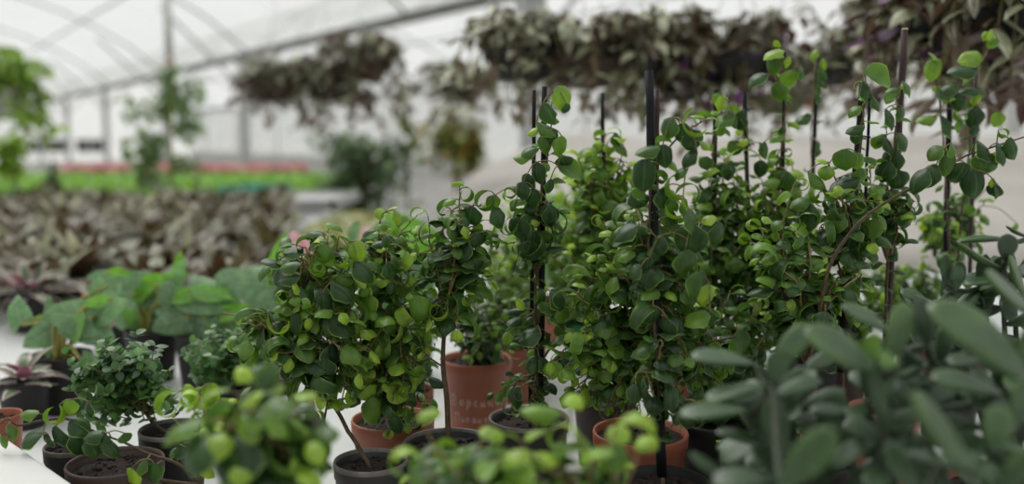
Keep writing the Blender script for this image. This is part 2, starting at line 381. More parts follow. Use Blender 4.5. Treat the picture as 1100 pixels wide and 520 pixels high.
# ------------------------------------------------------------------ leaf shapes
def wprof(kind, u):
    if kind == 'round': return max(0.0, math.sin(math.pi * min(1, u) ** .78)) ** .55
    if kind == 'lance': return max(0.0, math.sin(math.pi * u ** .62)) ** .9
    if kind == 'blade': return (min(1, u / .12) ** .5) * (1 - u ** 2.2) * .9 + .02
    if kind == 'oval': return max(0.0, math.sin(math.pi * u ** .85)) ** .7
    if kind == 'heart': return (max(0.0, math.cos(math.pi / 2 * u ** 1.15)) ** .8) * (.75 + .25 * min(1, u / .15))
    return 1
def make_leaf(kind, L, W, bend, cup, nu=7, nv=6, lobe=0.0, curl_start=0.0, wave=0.0):
    """strip that starts at the origin, runs along +Y, faces +Z, bends down by 'bend' and cups its sides down by 'cup' (radians)"""
    C = [V(0, 0, 0)]; T = []; ang = 0; seg = L / nu
    for i in range(nu + 1):
        T.append(V(0, math.cos(ang), -math.sin(ang)))
        if i < nu:
            mid = ang + bend / nu / 2 * (1 + curl_start * (i / nu * 2 - 1)); C.append(C[-1] + seg * V(0, math.cos(mid), -math.sin(mid)))
            ang += bend / nu * (1 + curl_start * (i / nu * 2 - 1))
    vs = []; uv = []
    for i in range(nu + 1):
        u = i / nu; w = W / 2 * wprof(kind, min(.995, max(.005, u))); n = np.cross(V(1, 0, 0), T[i])
        for j in range(nv + 1):
            v = -1 + 2 * j / nv; s = v * w
            if abs(cup) > 1e-3:
                R = (W / 2) / cup; x = R * math.sin(s / R); z = -R * (1 - math.cos(s / R))
            else: x, z = s, 0
            if kind == 'round': z -= .055 * W * math.exp(-(v / .22) ** 2) * math.sin(math.pi * u) ** .5
            p = C[i] + V(1, 0, 0) * x + n * z
            if lobe: p = p - T[i] * lobe * abs(v) ** 1.6 * (1 - u) ** 3
            if wave: p = p + n * wave * W * abs(v) * math.sin(u * 11 + (0 if v > 0 else 1.7))
            vs.append(p); uv.append((u, j / nv))
    fs = [(i * (nv + 1) + j, i * (nv + 1) + j + 1, (i + 1) * (nv + 1) + j + 1, (i + 1) * (nv + 1) + j) for i in range(nu) for j in range(nv)]
    return np.array(vs), fs, np.array(uv)
def make_tongue(L, W, T_, bend, n=12, nu=11):
    vs = []; uv = []
    for i in range(nu + 1):
        u = i / nu; a = bend * u; c = V(0, L * math.sin(a) / bend, -L * (1 - math.cos(a)) / bend) if abs(bend) > 1e-3 else V(0, L * u, 0)
        w = W / 2 * max(.04, (math.sin(math.pi * (u * .985 + .012) ** .95) ** .50) * (.45 + .75 * u ** .8)); t = T_ / 2 * max(.05, math.sin(math.pi * (u * .98 + .015)) ** .5)
        nn = V(0, math.sin(a), math.cos(a))
        for j in range(n):
            q = 2 * math.pi * j / n; vs.append(c + V(1, 0, 0) * w * math.cos(q) + nn * t * math.sin(q) - nn * .25 * w * abs(math.cos(q)) ** 2 * -1 * .8); uv.append((u, .5 + .5 * math.cos(q)))
    fs = [(i * n + j, i * n + (j + 1) % n, (i + 1) * n + (j + 1) % n, (i + 1) * n + j) for i in range(nu) for j in range(n)]
    fs += [tuple(range(n))[::-1], tuple(nu * n + j for j in range(n))]
    return np.array(vs), fs, np.array(uv)
R_ = math.radians
DOME = [make_leaf('round', 1, 1.08, R_(b), R_(c), 8, 8, wave=w * .6 + .006) for b, c, w in ((80, 80, 0), (105, 70, .02), (120, 90, 0), (75, 100, .03), (140, 60, 0), (95, 50, .04))]
FLAT = [make_leaf('round', 1, .95, R_(b), R_(c), wave=.03) for b, c in ((35, 40), (48, 55), (25, -45), (55, 30))]
RING = [make_leaf('round', 1.6, .40, R_(b), R_(c), nu=12, curl_start=cs) for b, c, cs in ((270, 12, .3), (330, 10, .15), (230, 25, .4), (390, 6, .35))]
OVAL = [make_leaf('oval', 1, .62, R_(b), R_(c), 4, 2) for b, c in ((20, 20), (45, 30), (10, -15))]
LANCE = [make_leaf('lance', 1, .30, R_(b), R_(c), 6, 2) for b, c in ((35, 30), (65, 40), (90, 30), (15, 20))]
TRAD = [make_leaf('lance', 1, .44, R_(b), R_(c), 5, 4) for b, c in ((30, 30), (60, 45), (85, 25))]
TONG = [make_tongue(1, .36, .15, R_(b)) for b in (-26, 8, 28, -45)]
HEART = [make_leaf('heart', 1, .82, R_(b), R_(c), 12, 10, lobe=.22, wave=.03) for b, c in ((25, 22), (45, 35), (12, -18), (60, 15))]
SPEAR = [make_leaf('oval', 1, .42, R_(b), R_(c), 10, 6) for b, c in ((15, -35), (30, -25))]
def put(mb, tpl, p, d, n, size, age, wid=1.0):
    """place a template leaf: base p, heading d, upper face towards n"""
    d = nrm(d); s = np.cross(d, nrm(n))
    if np.linalg.norm(s) < 1e-3: s = np.cross(d, V(.3, .2, .9))
    s = nrm(s); n = np.cross(s, d); v, f, uv = tpl
    a = np.clip(age + .10 * (uv[:, 0] - .5) + .10 * np.abs(uv[:, 1] * 2 - 1), 0, 1)
    mb.add(p + size * (wid * v[:, :1] * s + v[:, 1:2] * d + v[:, 2:3] * n), f, uv, a)
def any_perp(t):
    a = V(U(-1, 1), U(-1, 1), U(-1, 1)); return nrm(a - t * np.dot(a, t))

def leaf_on(P, p, outd, size, age, style=None):
    """a ficus leaf with its short stalk, leaving a twig at p towards outd"""
    outd = nrm(outd); pl = size * U(.18, .42); e = p + outd * pl
    tube(P['twig'], [p, p + outd * pl * .6 + V(0, 0, .0008), e], [.0009, .0008, .0007], 4, cap=False)
    n = nrm(V(0, 0, 1.0) + .75 * outd + V(U(-.3, .3), U(-.5, .15), U(-.1, .3)))
    d = nrm(outd + V(0, 0, U(-.35, .25)))
    r = RND.random()
    if r < P['ring']: tpl = RND.choice(RING); ax = nrm(V(U(-.6, .6), -1, U(-.1, .5))); n = nrm(np.cross(d, ax)); n = n if n[2] > -.2 else -n; size *= 1.65
    elif r < .88: tpl = RND.choice(DOME); size *= 1.22
    else: tpl = RND.choice(FLAT)
    put(P['leaf'], tpl, e, d, n, size, age, U(.85, 1.08))
def vine(P, pts, r0, r1, spacing, size, t0=0.1, age0=.15, age1=.6, twig=False, jit=.004, outl=1.0):
    pts = spline(pts, 6); k = len(pts); mb = P['twig' if twig else 'bark']
    pts = pts + np.array([[U(-jit, jit) * .3 for _ in range(3)] for _ in range(k)])
    tube(mb, pts, [r0 + (r1 - r0) * i / (k - 1) for i in range(k)], 6)
    seg = np.linalg.norm(np.diff(pts, axis=0), axis=1); cum = np.concatenate([[0], np.cumsum(seg)]); tot = cum[-1]
    s = tot * t0; az = U(0, 6)
    while s < tot:
        i = min(k - 2, int(np.searchsorted(cum, s) - 1)); i = max(i, 0); f = (s - cum[i]) / max(1e-6, seg[i])
        p = pts[i] + (pts[i + 1] - pts[i]) * f; t = nrm(pts[i + 1] - pts[i])
        a = np.cross(t, V(.1, .95, .2)); a = nrm(a); b = np.cross(t, a)
        o = nrm(math.cos(az) * a + math.sin(az) * b + t * .35 + V(0, 0, .15))
        q = s / tot; ag = age0 + (age1 - age0) * q ** 2 + U(-.14, .18)
        leaf_on(P, p, o, size * (1 - .30 * q ** 2) * U(.62, 1.28), min(1, max(0, ag)))
        az += 2.4 + U(-.4, .4); s += spacing * U(.7, 1.35)
    # tip bud pair
    leaf_on(P, pts[-1], nrm(pts[-1] - pts[-3]) + V(U(-.4, .4), U(-.4, .4), .2), size * .6, min(1, age1 + .25))
def crown(P, base, cx, cy, rx, ry, d, rd, nb, size=.026, spacing=.0125, age=(.15, .6), t0=.30, r0=.0018):
    nb = int(nb * 1.35); size *= 1.06
    for i in range(nb):
        a = i * 2.399 + U(-.3, .3); q = math.sqrt((i + .6) / nb) * (1 if i % 5 else 1.28) * U(.85, 1.12)
        tgt = at(cx + rx * q * math.cos(a), cy + ry * q * math.sin(a), d + U(-rd, rd))
        b = base[i % len(base)]; mid = b + (tgt - b) * .5 + V(U(-.02, .02), U(-.02, .02), .012 + U(0, .02))
        vine(P, [b, mid, tgt], r0, .0008, spacing, size, t0=t0, age0=age[0], age1=age[1], twig=True)
def key(P, px, py, s, ang, age, style='D', d=None):
    """one hand-placed leaf: centre pixel, apparent length, heading (0 right, 90 down)"""
    d = (d or P['d']) - .025; c = at(px, py, d); L = s * d / F
    a = math.radians(ang); h = RGT * math.cos(a) - UPV * math.sin(a)
    if style == 'R':
        ax = nrm(-FWD + U(-.4, .4) * RGT + U(.1, .4) * UPV); n = nrm(np.cross(h, ax))
        if n[2] < 0: n = -n
        h2 = nrm(np.cross(n, ax) if np.dot(np.cross(n, ax), h) > 0 else np.cross(ax, n)); L2 = L * 1.55; start = c - h2 * L * .1 + n * L * .42
        put(P['leaf'], RND.choice(RING), start, h2, n, L2, age); h = h2
    elif style == 'F':
        start = c - h * L * .5; put(P['leaf'], RND.choice(FLAT), start, h, nrm(-FWD * .9 + .5 * UPV + .25 * RGT * U(-1, 1)), L * 1.1, age)
    else:
        h2 = nrm(h - FWD * .25 + UPV * .15); n = nrm(-FWD * U(.35, .8) + .85 * UPV + .35 * RGT * U(-1, 1)); s_ = nrm(np.cross(h2, n)); n = np.cross(s_, h2)
        start = c - h2 * L * .42 + n * L * .25; put(P['leaf'], RND.choice(DOME), start, h2, n, L * 1.30, age)
    C = P['bark'].cent + P['twig'].cent
    if C:
        C = np.array(C); k = C[int(np.argmin(np.linalg.norm(C - start, axis=1)))]
        if np.linalg.norm(k - start) < .25:
            m_ = (k + start) / 2 + V(0, 0, .15 * np.linalg.norm(k - start)); tube(P['twig'], spline([k, m_, start], 3), .0008, 5)

# ------------------------------------------------------------------ pots
def pot_parts(t, c, R, H, mat, rim=None, soil=True, soil_drop=.012):
    r2 = R * .78; mb = MB()
    prof = [(r2 * .55, .002), (r2, 0), (r2 * 1.01, .004), (R * .955, H - .020), (R * .99, H - .018), (R * 1.0, H - .003), (R * .985, H), (R * .945, H - .001), (R * .925, H - .02), (r2 * .93, .010), (r2 * .5, .008)]
    lathe(mb, c, prof, 44); mb.build('pot', M[mat], t)
    if rim:
        mb = MB(); lathe(mb, c, [(R * 1.003, H - .005), (R * 1.006, H - .001), (R * .99, H + .0012), (R * .948, H + .0008), (R * .938, H - .004)], 44); mb.build('rim', M[rim], t)
    if soil:
        mb = MB(); n, m = 36, 7; vs = [(c[0], c[1], c[2] + H - soil_drop + .003)]
        for i in range(1, m + 1):
            for j in range(n):
                a = 2 * math.pi * j / n; r = R * .925 * i / m; vs.append((c[0] + r * math.cos(a), c[1] + r * math.sin(a), c[2] + H - soil_drop + U(-.0022, .0022) + .003 * (1 - i / m)))
        fs = [(0, 1 + j, 1 + (j + 1) % n) for j in range(n)]
        fs += [(1 + (i - 1) * n + j, 1 + i * n + j, 1 + i * n + (j + 1) % n, 1 + (i - 1) * n + (j + 1) % n) for i in range(1, m) for j in range(n)]
        mb.add(vs, fs)
        for _ in range(40):      # crumbs
            a, r = U(0, 6.28), R * .85 * math.sqrt(U(0, 1)); q = np.array([c[0] + r * math.cos(a), c[1] + r * math.sin(a), c[2] + H - soil_drop + .003]); s = U(.001, .003)
            box(mb, q, (s * 2, s * 1.5, s * 1.4), rz=U(0, 3))
        mb.build('soil', M['soil'], t)
def stake_part(t, top, bot, r, mat='stake_black', ties=(), cut=False):
    mb = MB(); n = 12; pts = [bot + (top - bot) * i / n + V(U(-1, 1), U(-1, 1), 0) * .0006 for i in range(n + 1)]
    tube(mb, pts, [r * 1.08 - r * .2 * i / n for i in range(n + 1)], 9); s = mb.build('stake', M[mat], t)
    if cut:
        mb = MB(); tube(mb, [top, top + nrm(top - bot) * .002], r * .82, 9); mb.build('cut_end', M['cut'], s)
    for q in ties:
        p = top + (bot - top) * q; mb = MB()
        for dz in (-.0018, .0012):
            a = np.linspace(0, 2 * math.pi, 13); tube(mb, [p + V(math.cos(x) * r * 1.55 + .001, math.sin(x) * r * 1.55, dz + .0006 * math.sin(3 * x)) for x in a], .0011, 5)
        tube(mb, [p + V(r * 1.4, -r, 0), p + V(r * 1.4 + .004, -r - .001, .002), p + V(r * 1.4 + .007, -r, -.001)], .001, 5)
        mb.build('tie', M['tie'], t)
def ficus(label, px, d, R, mat, rim=None, H=.11, group=None, ring=.30, name='potted_ficus'):
    c = V(x_at(px, d), d, TZ + .0004)
    # place sideways so that the rim projects to px
    rimc = CAM + ray(px, 300) * 1.0; k = (px - 550) / F
    depth = d * math.cos(PITCH) + (CAM[2] - TZ - H) * math.sin(PITCH); c[0] = k * depth
    t = thing(name, label, 'potted plant', tuple(c), group)
    pot_parts(t, c, R, H, mat, rim)
    P = dict(t=t, c=c, top=c + V(0, 0, H - .012), d=d, leaf=MB(), bark=MB(), twig=MB(), ring=ring, H=H)
    return P
def done(P, mat='ficus'):
    t = P['t']
    if P['bark'].n: P['bark'].build('stem', M['bark'], t)
    if P['twig'].n: P['twig'].build('twigs', M['twig'], t)
    if P['leaf'].n: P['leaf'].build('foliage', M[mat], t)
def keys(P, lst):
    for k in lst: key(P, *k)
def A(l, d): return [at(x, y, d) for x, y in l]

# ================================================================== curly ficus plants
# --- the single-trunk one in the middle
P = ficus('curly ficus on one bare brown trunk before the chalk-marked pot', 482, 1.20, .061, 'potgrey', 'rimgrey')
tr = [P['top'] + V(0, 0, -.01)] + A([(480, 430), (476, 395), (477, 360), (482, 320), (490, 285)], 1.20)
tube(P['bark'], spline(tr, 5), np.linspace(.0042, .0022, len(spline(tr, 5))), 8)
tube(P['bark'], A([(477, 395), (464, 386), (455, 378)], 1.2), [.0014, .0011, .0008], 6)
crown(P, A([(480, 330), (485, 300), (488, 285), (478, 345)], 1.2), 497, 262, 46, 50, 1.21, .05, 14, age=(.1, .5))
crown(P, A([(478, 350), (477, 362)], 1.2), 478, 335, 44, 28, 1.21, .04, 6, age=(.15, .6), t0=.4)
keys(P, [(481, 230, 18, 150, .6, 'R'), (505, 233, 24, 110, .12), (489, 247, 20, 120, .1), (520, 214, 24, 190, .35, 'R'), (530, 217, 16, 100, .45), (536, 232, 22, 40, .15), (549, 206, 16, 80, .4, 'R'), (497, 268, 22, 130, .08), (517, 259, 20, 60, .2), (531, 258, 17, 60, .5, 'R'), (513, 287, 18, 70, .08), (455, 378, 14, 200, .3, 'R'), (461, 392, 12, 180, .2, 'R'), (450, 330, 26, 90, .45), (472, 333, 25, 60, .8, 'R')])
done(P)
# --- twin-stake plant
P = ficus('tall curly ficus on two thin black stakes, one bright leaf at its very top', 568, 1.31, .058, 'potgrey', 'rimgrey')
d = 1.27; P['d'] = 1.25
stake_part(P['t'], at(585, 93, d), at(580, 468, d), .0042, ties=(.33, .70, .83)); stake_part(P['t'], at(574, 97, d + .03), at(570, 440, d + .03), .0032, ties=(.4,))
vine(P, [P['top'] + V(0, 0, -.01)] + A([(577, 420), (575, 350), (577, 280), (580, 215), (590, 160), (592, 120)], d - .012), .0030, .0009, .0125, .025, t0=.3, age1=.5)
crown(P, A([(577, 300), (576, 260), (578, 240)], d), 572, 240, 32, 46, d, .04, 8, age=(.05, .45))
crown(P, A([(577, 350), (576, 400)], d), 585, 355, 44, 52, d, .04, 5, age=(.1, .4), spacing=.020)
crown(P, A([(576, 430), (576, 400)], d), 565, 425, 38, 34, d, .04, 4, age=(.05, .35), size=.021)
keys(P, [(607, 104, 27, 50, .62, 'F'), (610, 117, 12, 60, .3), (589, 120, 21, 45, .2), (586, 137, 22, 10, .35), (573, 139, 15, 200, .75), (597, 147, 18, 60, .25), (588, 152, 20, 70, .3), (603, 155, 18, 80, .55), (568, 160, 22, 200, .3), (562, 169, 16, 210, .5), (577, 184, 20, 100, .12), (612, 182, 27, 20, .38, 'F'), (606, 176, 18, 80, .2), (565, 195, 18, 110, .05), (560, 204, 18, 120, .1), (571, 213, 22, 110, .07), (594, 231, 22, 60, .06), (593, 200, 16, 60, .15), (549, 243, 17, 90, .4, 'R'), (557, 244, 22, 110, .08), (567, 240, 20, 60, .12), (574, 258, 22, 80, .06), (567, 268, 20, 90, .1), (561, 285, 20, 90, .3, 'R'), (601, 320, 26, 20, .2), (608, 339, 22, 60, .55), (570, 360, 24, 190, .15), (588, 391, 22, 20, .15), (560, 325, 14, 20, .85), (553, 422, 18, 150, .12)])
done(P)
# --- stout double stake plant in the middle (its pot stands just below the frame)
P = ficus('curly ficus on the stout black stake with a dark heart-shaped leaf in front', 712, 1.06, .055, 'potblack')
d = 1.12; P['d'] = 1.09
stake_part(P['t'], at(697, 76, d), at(711, 512, 1.075), .0058, ties=(.31, .72)); stake_part(P['t'], at(706, 96, d + .012), at(703, 330, d + .012), .0036, 'stake_plum')
vine(P, [P['top']] + A([(712, 500), (708, 440), (706, 380)], 1.08) + A([(700, 300), (697, 250), (700, 200), (705, 180), (718, 160), (738, 140), (755, 131)], 1.10), .0028, .0009, .015, .024, t0=.12, age1=.45)
crown(P, A([(700, 300), (698, 260), (702, 330)], 1.12), 705, 265, 42, 60, 1.14, .05, 12, age=(.08, .45))
crown(P, A([(708, 440), (706, 400)], 1.08), 716, 420, 34, 60, 1.08, .03, 8, age=(.03, .25), size=.022)
crown(P, A([(700, 300), (703, 330)], 1.12), 728, 330, 40, 50, 1.14, .05, 10, age=(.1, .4))
keys(P, [(717, 136, 22, 130, .3), (733, 144, 24, 100, .15), (745, 150, 22, 70, .12), (747, 125, 24, 150, .65, 'R'), (739, 167, 22, 170, .12), (713, 166, 22, 90, .06), (698, 160, 24, 190, .3), (692, 186, 31, 95, .07), (730, 183, 18, 190, .3), (731, 197, 26, 200, .5, 'R'), (757, 155, 13, 10, .7), (729, 219, 23, 200, .7, 'R'), (742, 257, 32, 100, .15), (714, 212, 22, 60, .06), (738, 281, 26, 70, .3), (775, 251, 27, 60, .12), (745, 236, 26, 40, .3), (705, 262, 24, 140, .07), (695, 285, 18, 100, .08), (680, 290, 20, 170, .2), (672, 246, 27, 180, .08), (762, 234, 16, 200, .8), (760, 316, 22, 90, .75), (700, 340, 26, 90, .15), (750, 340, 26, 190, .5), (714, 352, 22, 120, .1), (752, 305, 30, 80, .3)])
done(P)
# --- knotted stem in terracotta pot
P = ficus('curly ficus with a knotted bare brown stem in a terracotta pot, front and centre', 688, 1.25, .066, 'terra')
d = 1.24; P['d'] = 1.2
tr = [P['top'] + V(-.01, 0, -.01)] + A([(676, 440), (683, 400), (693, 365), (697, 345), (703, 320), (712, 295)], 1.2)
S = spline(tr, 5); rr = np.linspace(.0042, .0022, len(S)); rr[-12:-8] = [.005, .0075, .0078, .0055][:len(rr[-12:-8])]; tube(P['bark'], S, rr, 8)
tube(P['bark'], spline(A([(690, 385), (720, 378), (760, 368), (790, 362)], 1.19), 4), .0013, 6)
crown(P, A([(690, 385), (693, 365), (684, 400)], 1.2), 655, 345, 48, 50, 1.2, .05, 12, age=(.15, .55), size=.027)
crown(P, A([(700, 380), (720, 378)], 1.2), 738, 390, 50, 44, 1.2, .05, 13, age=(.05, .4), size=.025)
crown(P, A([(684, 400), (680, 430)], 1.2), 652, 415, 40, 32, 1.2, .05, 8, age=(.1, .5), size=.023)
crown(P, A([(684, 400), (690, 385)], 1.2), 615, 385, 26, 34, 1.2, .04, 5, age=(.2, .55), size=.026)
crown(P, A([(703, 320), (697, 345)], 1.2), 660, 275, 34, 45, 1.22, .04, 8, age=(.1, .5))
keys(P, [(633, 373, 28, 190, .6, 'R'), (660, 325, 24, 190, .7, 'R'), (668, 358, 26, 200, .7, 'R'), (660, 385, 26, 60, .5), (672, 400, 26, 90, .3), (630, 428, 22, 60, .75), (660, 345, 20, 60, .3), (615, 428, 26, 60, .45)])
done(P)
# --- thin stake, brown pot
P = ficus('curly ficus on one thin black stake, next to the right of the twin stakes', 650, 1.43, .050, 'potbrown', 'rimgrey')
d = 1.5; P['d'] = 1.48
stake_part(P['t'], at(647, 100, d), at(652, 400, 1.46), .0036, ties=(.3, .55))
vine(P, [P['top'], *A([(655, 400), (650, 330), (648, 250), (646, 190), (652, 155)], 1.48)], .003, .001, .012, .026, t0=.25, age0=.25, age1=.75)
crown(P, A([(650, 300), (648, 250), (648, 220)], 1.49), 648, 190, 40, 40, 1.49, .05, 15, age=(.25, .7))
crown(P, A([(650, 330), (648, 280)], 1.49), 645, 245, 44, 45, 1.49, .05, 14, age=(.2, .65))
keys(P, [(632, 163, 18, 190, .5), (640, 168, 14, 30, .6), (663, 150, 15, 60, .4), (668, 158, 17, 30, .4), (650, 205, 20, 90, .4), (663, 187, 18, 60, .6, 'R')])
done(P)
# --- stake at 769
P = ficus('curly ficus on the slim stake topped by a yellow-green leaf, beside the stout one', 748, 1.54, .046, 'terra_d')
d = 1.46; P['d'] = 1.44
stake_part(P['t'], at(769, 96, d), at(764, 400, 1.5), .0042, ties=(.22, .5, .8))
vine(P, [P['top'], *A([(762, 380), (765, 300), (764, 220), (768, 150), (776, 115)], 1.45)], .003, .001, .0125, .026, t0=.3, age1=.7)
crown(P, A([(765, 260), (765, 300)], 1.46), 772, 205, 30, 40, 1.46, .04, 9, age=(.1, .5))
crown(P, A([(765, 300), (764, 330)], 1.46), 775, 290, 42, 50, 1.46, .05, 14, age=(.1, .5))
keys(P, [(777, 110, 17, 60, .85), (770, 106, 12, 110, .6), (779, 127, 20, 180, .35), (790, 126, 20, 20, .3), (776, 141, 14, 70, .6), (758, 175, 14, 100, .3), (775, 185, 20, 120, .15), (786, 183, 20, 60, .2)])
done(P)
# --- stake at 802
P = ficus('curly ficus on the second slim stake right of the stout one, curled lime leaf halfway', 812, 1.56, .048, 'potblack', 'rimgrey')
d = 1.5; P['d'] = 1.47
stake_part(P['t'], at(800, 97, d), at(808, 380, 1.52), .0038, ties=(.07, .2, .6))
vine(P, [P['top'], *A([(808, 380), (806, 300), (804, 230), (802, 180), (798, 150)], 1.49)], .003, .001, .0125, .026, t0=.3, age1=.6)
crown(P, A([(805, 260), (806, 300)], 1.5), 812, 260, 34, 55, 1.5, .05, 16, age=(.1, .55))
crown(P, A([(806, 320), (806, 350)], 1.5), 815, 335, 45, 40, 1.5, .05, 12, age=(.1, .4))
keys(P, [(798, 125, 14, 90, .15), (797, 134, 14, 80, .1), (798, 152, 13, 200, .95), (801, 171, 27, 200, .75, 'R'), (822, 160, 18, 30, .35), (817, 180, 16, 100, .1), (789, 158, 15, 120, .4), (790, 238, 26, 200, .55, 'R'), (815, 230, 26, 200, .5, 'R')])
done(P)
# --- leafy column at 840
P = ficus('leafy column of pale curly ficus with one large blue-green leaf on its left', 845, 1.50, .048, 'potbrown')
d = 1.46; P['d'] = 1.44
stake_part(P['t'], at(843, 55, d + .02), at(838, 400, d + .02), .0030, ties=(.3,))
vine(P, [P['top'], *A([(846, 380), (842, 300), (840, 230), (840, 150), (846, 90), (838, 55)], d)], .003, .001, .0145, .024, t0=.2, age0=.25, age1=.75)
crown(P, A([(842, 280), (840, 240)], d), 838, 220, 26, 50, d, .04, 12, age=(.25, .6))
crown(P, A([(844, 320), (844, 340)], d), 850, 330, 40, 40, d, .05, 12, age=(.1, .4))
keys(P, [(813, 80, 25, 200, .18), (832, 56, 20, 190, .7), (834, 67, 20, 90, .35), (849, 66, 13, 60, .75), (864, 78, 16, 30, .3), (850, 85, 20, 90, .6), (835, 98, 20, 110, .4), (836, 145, 15, 190, .5), (843, 141, 13, 60, .15), (846, 109, 9, 10, .25), (822, 160, 15, 60, .3), (841, 195, 24, 120, .3), (830, 195, 16, 190, .5)])
done(P)
# --- stake 878
P = ficus('curly ficus on a nearly bare black stake, string of small leaves at its right', 872, 1.66, .046, 'potblack')
d = 1.62; P['d'] = 1.6
stake_part(P['t'], at(879, 63, d), at(866, 330, d), .0040, ties=(.25, .37))
vine(P, [P['top'], *A([(866, 330), (868, 260), (872, 185)], d)], .0028, .0012, .014, .024, t0=.35, age1=.35)
tube(P['twig'], spline(A([(872, 185), (871, 140), (874, 90), (876, 66)], d - .01), 4), .001, 5)
keys(P, [(873, 58, 12, 150, .7), (885, 68, 11, 60, .7), (884, 77, 14, 30, .2), (883, 86, 15, 30, .2), (882, 96, 15, 30, .15), (881, 105, 14, 20, .15), (863, 126, 17, 190, .25), (868, 128, 13, 60, .2), (881, 156, 13, 30, .2), (881, 165, 11, 60, .2)])
done(P)
# --- stake 925
P = ficus('curly ficus on black stake, broad two-tone leaf at its tip, beside plum stake', 905, 1.22, .055, 'terra_d')
d = 1.28; P['d'] = 1.25
stake_part(P['t'], at(927, 88, d), at(903, 400, 1.24), .0052, ties=(.19, .85)); stake_part(P['t'], at(934, 105, d + .02), at(928, 250, d + .02), .0022)
vine(P, [P['top'], *A([(905, 400), (908, 350), (912, 290), (915, 240), (920, 190), (925, 140), (930, 95)], 1.26)], .003, .0011, .016, .024, t0=.25, age1=.5)
crown(P, A([(912, 290), (915, 260)], 1.25), 908, 235, 42, 52, 1.25, .05, 14, age=(.12, .5))
crown(P, A([(908, 330), (910, 310)], 1.25), 890, 320, 45, 35, 1.27, .05, 8, age=(.1, .4))
keys(P, [(944, 82, 31, 20, .42, 'F'), (933, 97, 23, 40, .12), (941, 110, 15, 40, .3), (933, 107, 12, 90, .2), (917, 116, 17, 190, .4), (920, 138, 17, 180, .2), (919, 147, 14, 120, .15), (907, 171, 22, 100, .35), (921, 172, 17, 80, .5), (909, 195, 28, 180, .05), (926, 190, 20, 70, .4), (898, 238, 24, 100, .4), (929, 230, 28, 95, .5, 'F'), (939, 246, 22, 100, .45, 'F'), (925, 217, 19, 190, .7, 'R'), (912, 262, 30, 110, .07), (877, 192, 24, 20, .4), (880, 207, 24, 160, .5, 'R'), (866, 232, 28, 120, .25), (884, 255, 23, 170, .1), (860, 215, 22, 200, .35), (945, 226, 12, 90, .6)])
done(P)
# --- plum stake
P = ficus('curly ficus climbing the tall plum-brown stake with a pale cut end', 950, 1.36, .052, 'terra')
d = 1.36; P['d'] = 1.34
stake_part(P['t'], at(972, 32, d), at(950, 400, d), .0054, 'stake_plum', ties=(.5,), cut=True)
vine(P, [P['top'], *A([(951, 380), (952, 320), (955, 250), (958, 190), (962, 140), (966, 100)], 1.345)], .003, .001, .0145, .023, t0=.3, age1=.35)
crown(P, A([(955, 250), (954, 280)], 1.34), 952, 215, 30, 45, 1.34, .04, 8, age=(.1, .4))
keys(P, [(958, 126, 23, 30, .15), (970, 122, 16, 60, .2), (960, 96, 12, 190, .35), (975, 94, 17, 30, .3), (945, 147, 15, 180, .3), (944, 153, 15, 100, .5), (955, 155, 20, 40, .1), (972, 151, 21, 30, .2), (957, 172, 24, 120, .08), (950, 183, 22, 130, .1), (966, 193, 20, 80, .08), (945, 214, 24, 150, .15, 'R'), (961, 222, 22, 80, .4, 'R'), (975, 230, 20, 60, .15), (962, 238, 18, 90, .2)])
done(P)
# --- stake 1018
P = ficus('curly ficus with two leafy shoots on the rightmost black stake', 1020, 1.55, .05, 'potblack')
d = 1.52; P['d'] = 1.5
stake_part(P['t'], at(1020, 104, d), at(1013, 400, d), .0050, ties=(.4,)); stake_part(P['t'], at(1049, 70, d + .03), at(1038, 400, d + .03), .0034, 'stake_plum')
vine(P, [P['top'], *A([(1020, 380), (1022, 300), (1018, 240), (1016, 190), (1012, 140), (1005, 75)], 1.49)], .0028, .001, .022, .022, t0=.35, age1=.6)
vine(P, [P['top'], *A([(1026, 380), (1028, 300), (1032, 240), (1040, 180), (1043, 120), (1046, 70)], 1.5)], .0028, .001, .018, .022, t0=.35, age1=.5)
tube(P['twig'], spline(A([(1046, 75), (1058, 60), (1066, 42)], 1.5), 4), .0009, 5)
keys(P, [(1003, 60, 13, 10, .6), (1004, 73, 21, 100, .6), (1018, 93, 22, 190, .25), (1013, 100, 18, 20, .2), (1044, 60, 23, 190, .65, 'F'), (1037, 74, 26, 200, .12), (1054, 65, 12, 60, .75), (1044, 96, 20, 200, .1), (1054, 96, 14, 30, .2), (1048, 105, 12, 120, .85), (1029, 109, 16, 100, .15), (1030, 122, 13, 120, .6, 'R'), (997, 127, 18, 190, .6), (1004, 130, 12, 60, .4), (1018, 134, 24, 30, .1), (1046, 124, 20, 120, .08), (1052, 122, 14, 60, .1), (1049, 140, 14, 70, .08), (1033, 134, 15, 60, .4), (1072, 128, 15, 120, .6, 'F'), (1066, 38, 13, 60, .7), (1069, 48, 14, 90, .5), (1060, 38, 9, 120, .7)])
done(P)
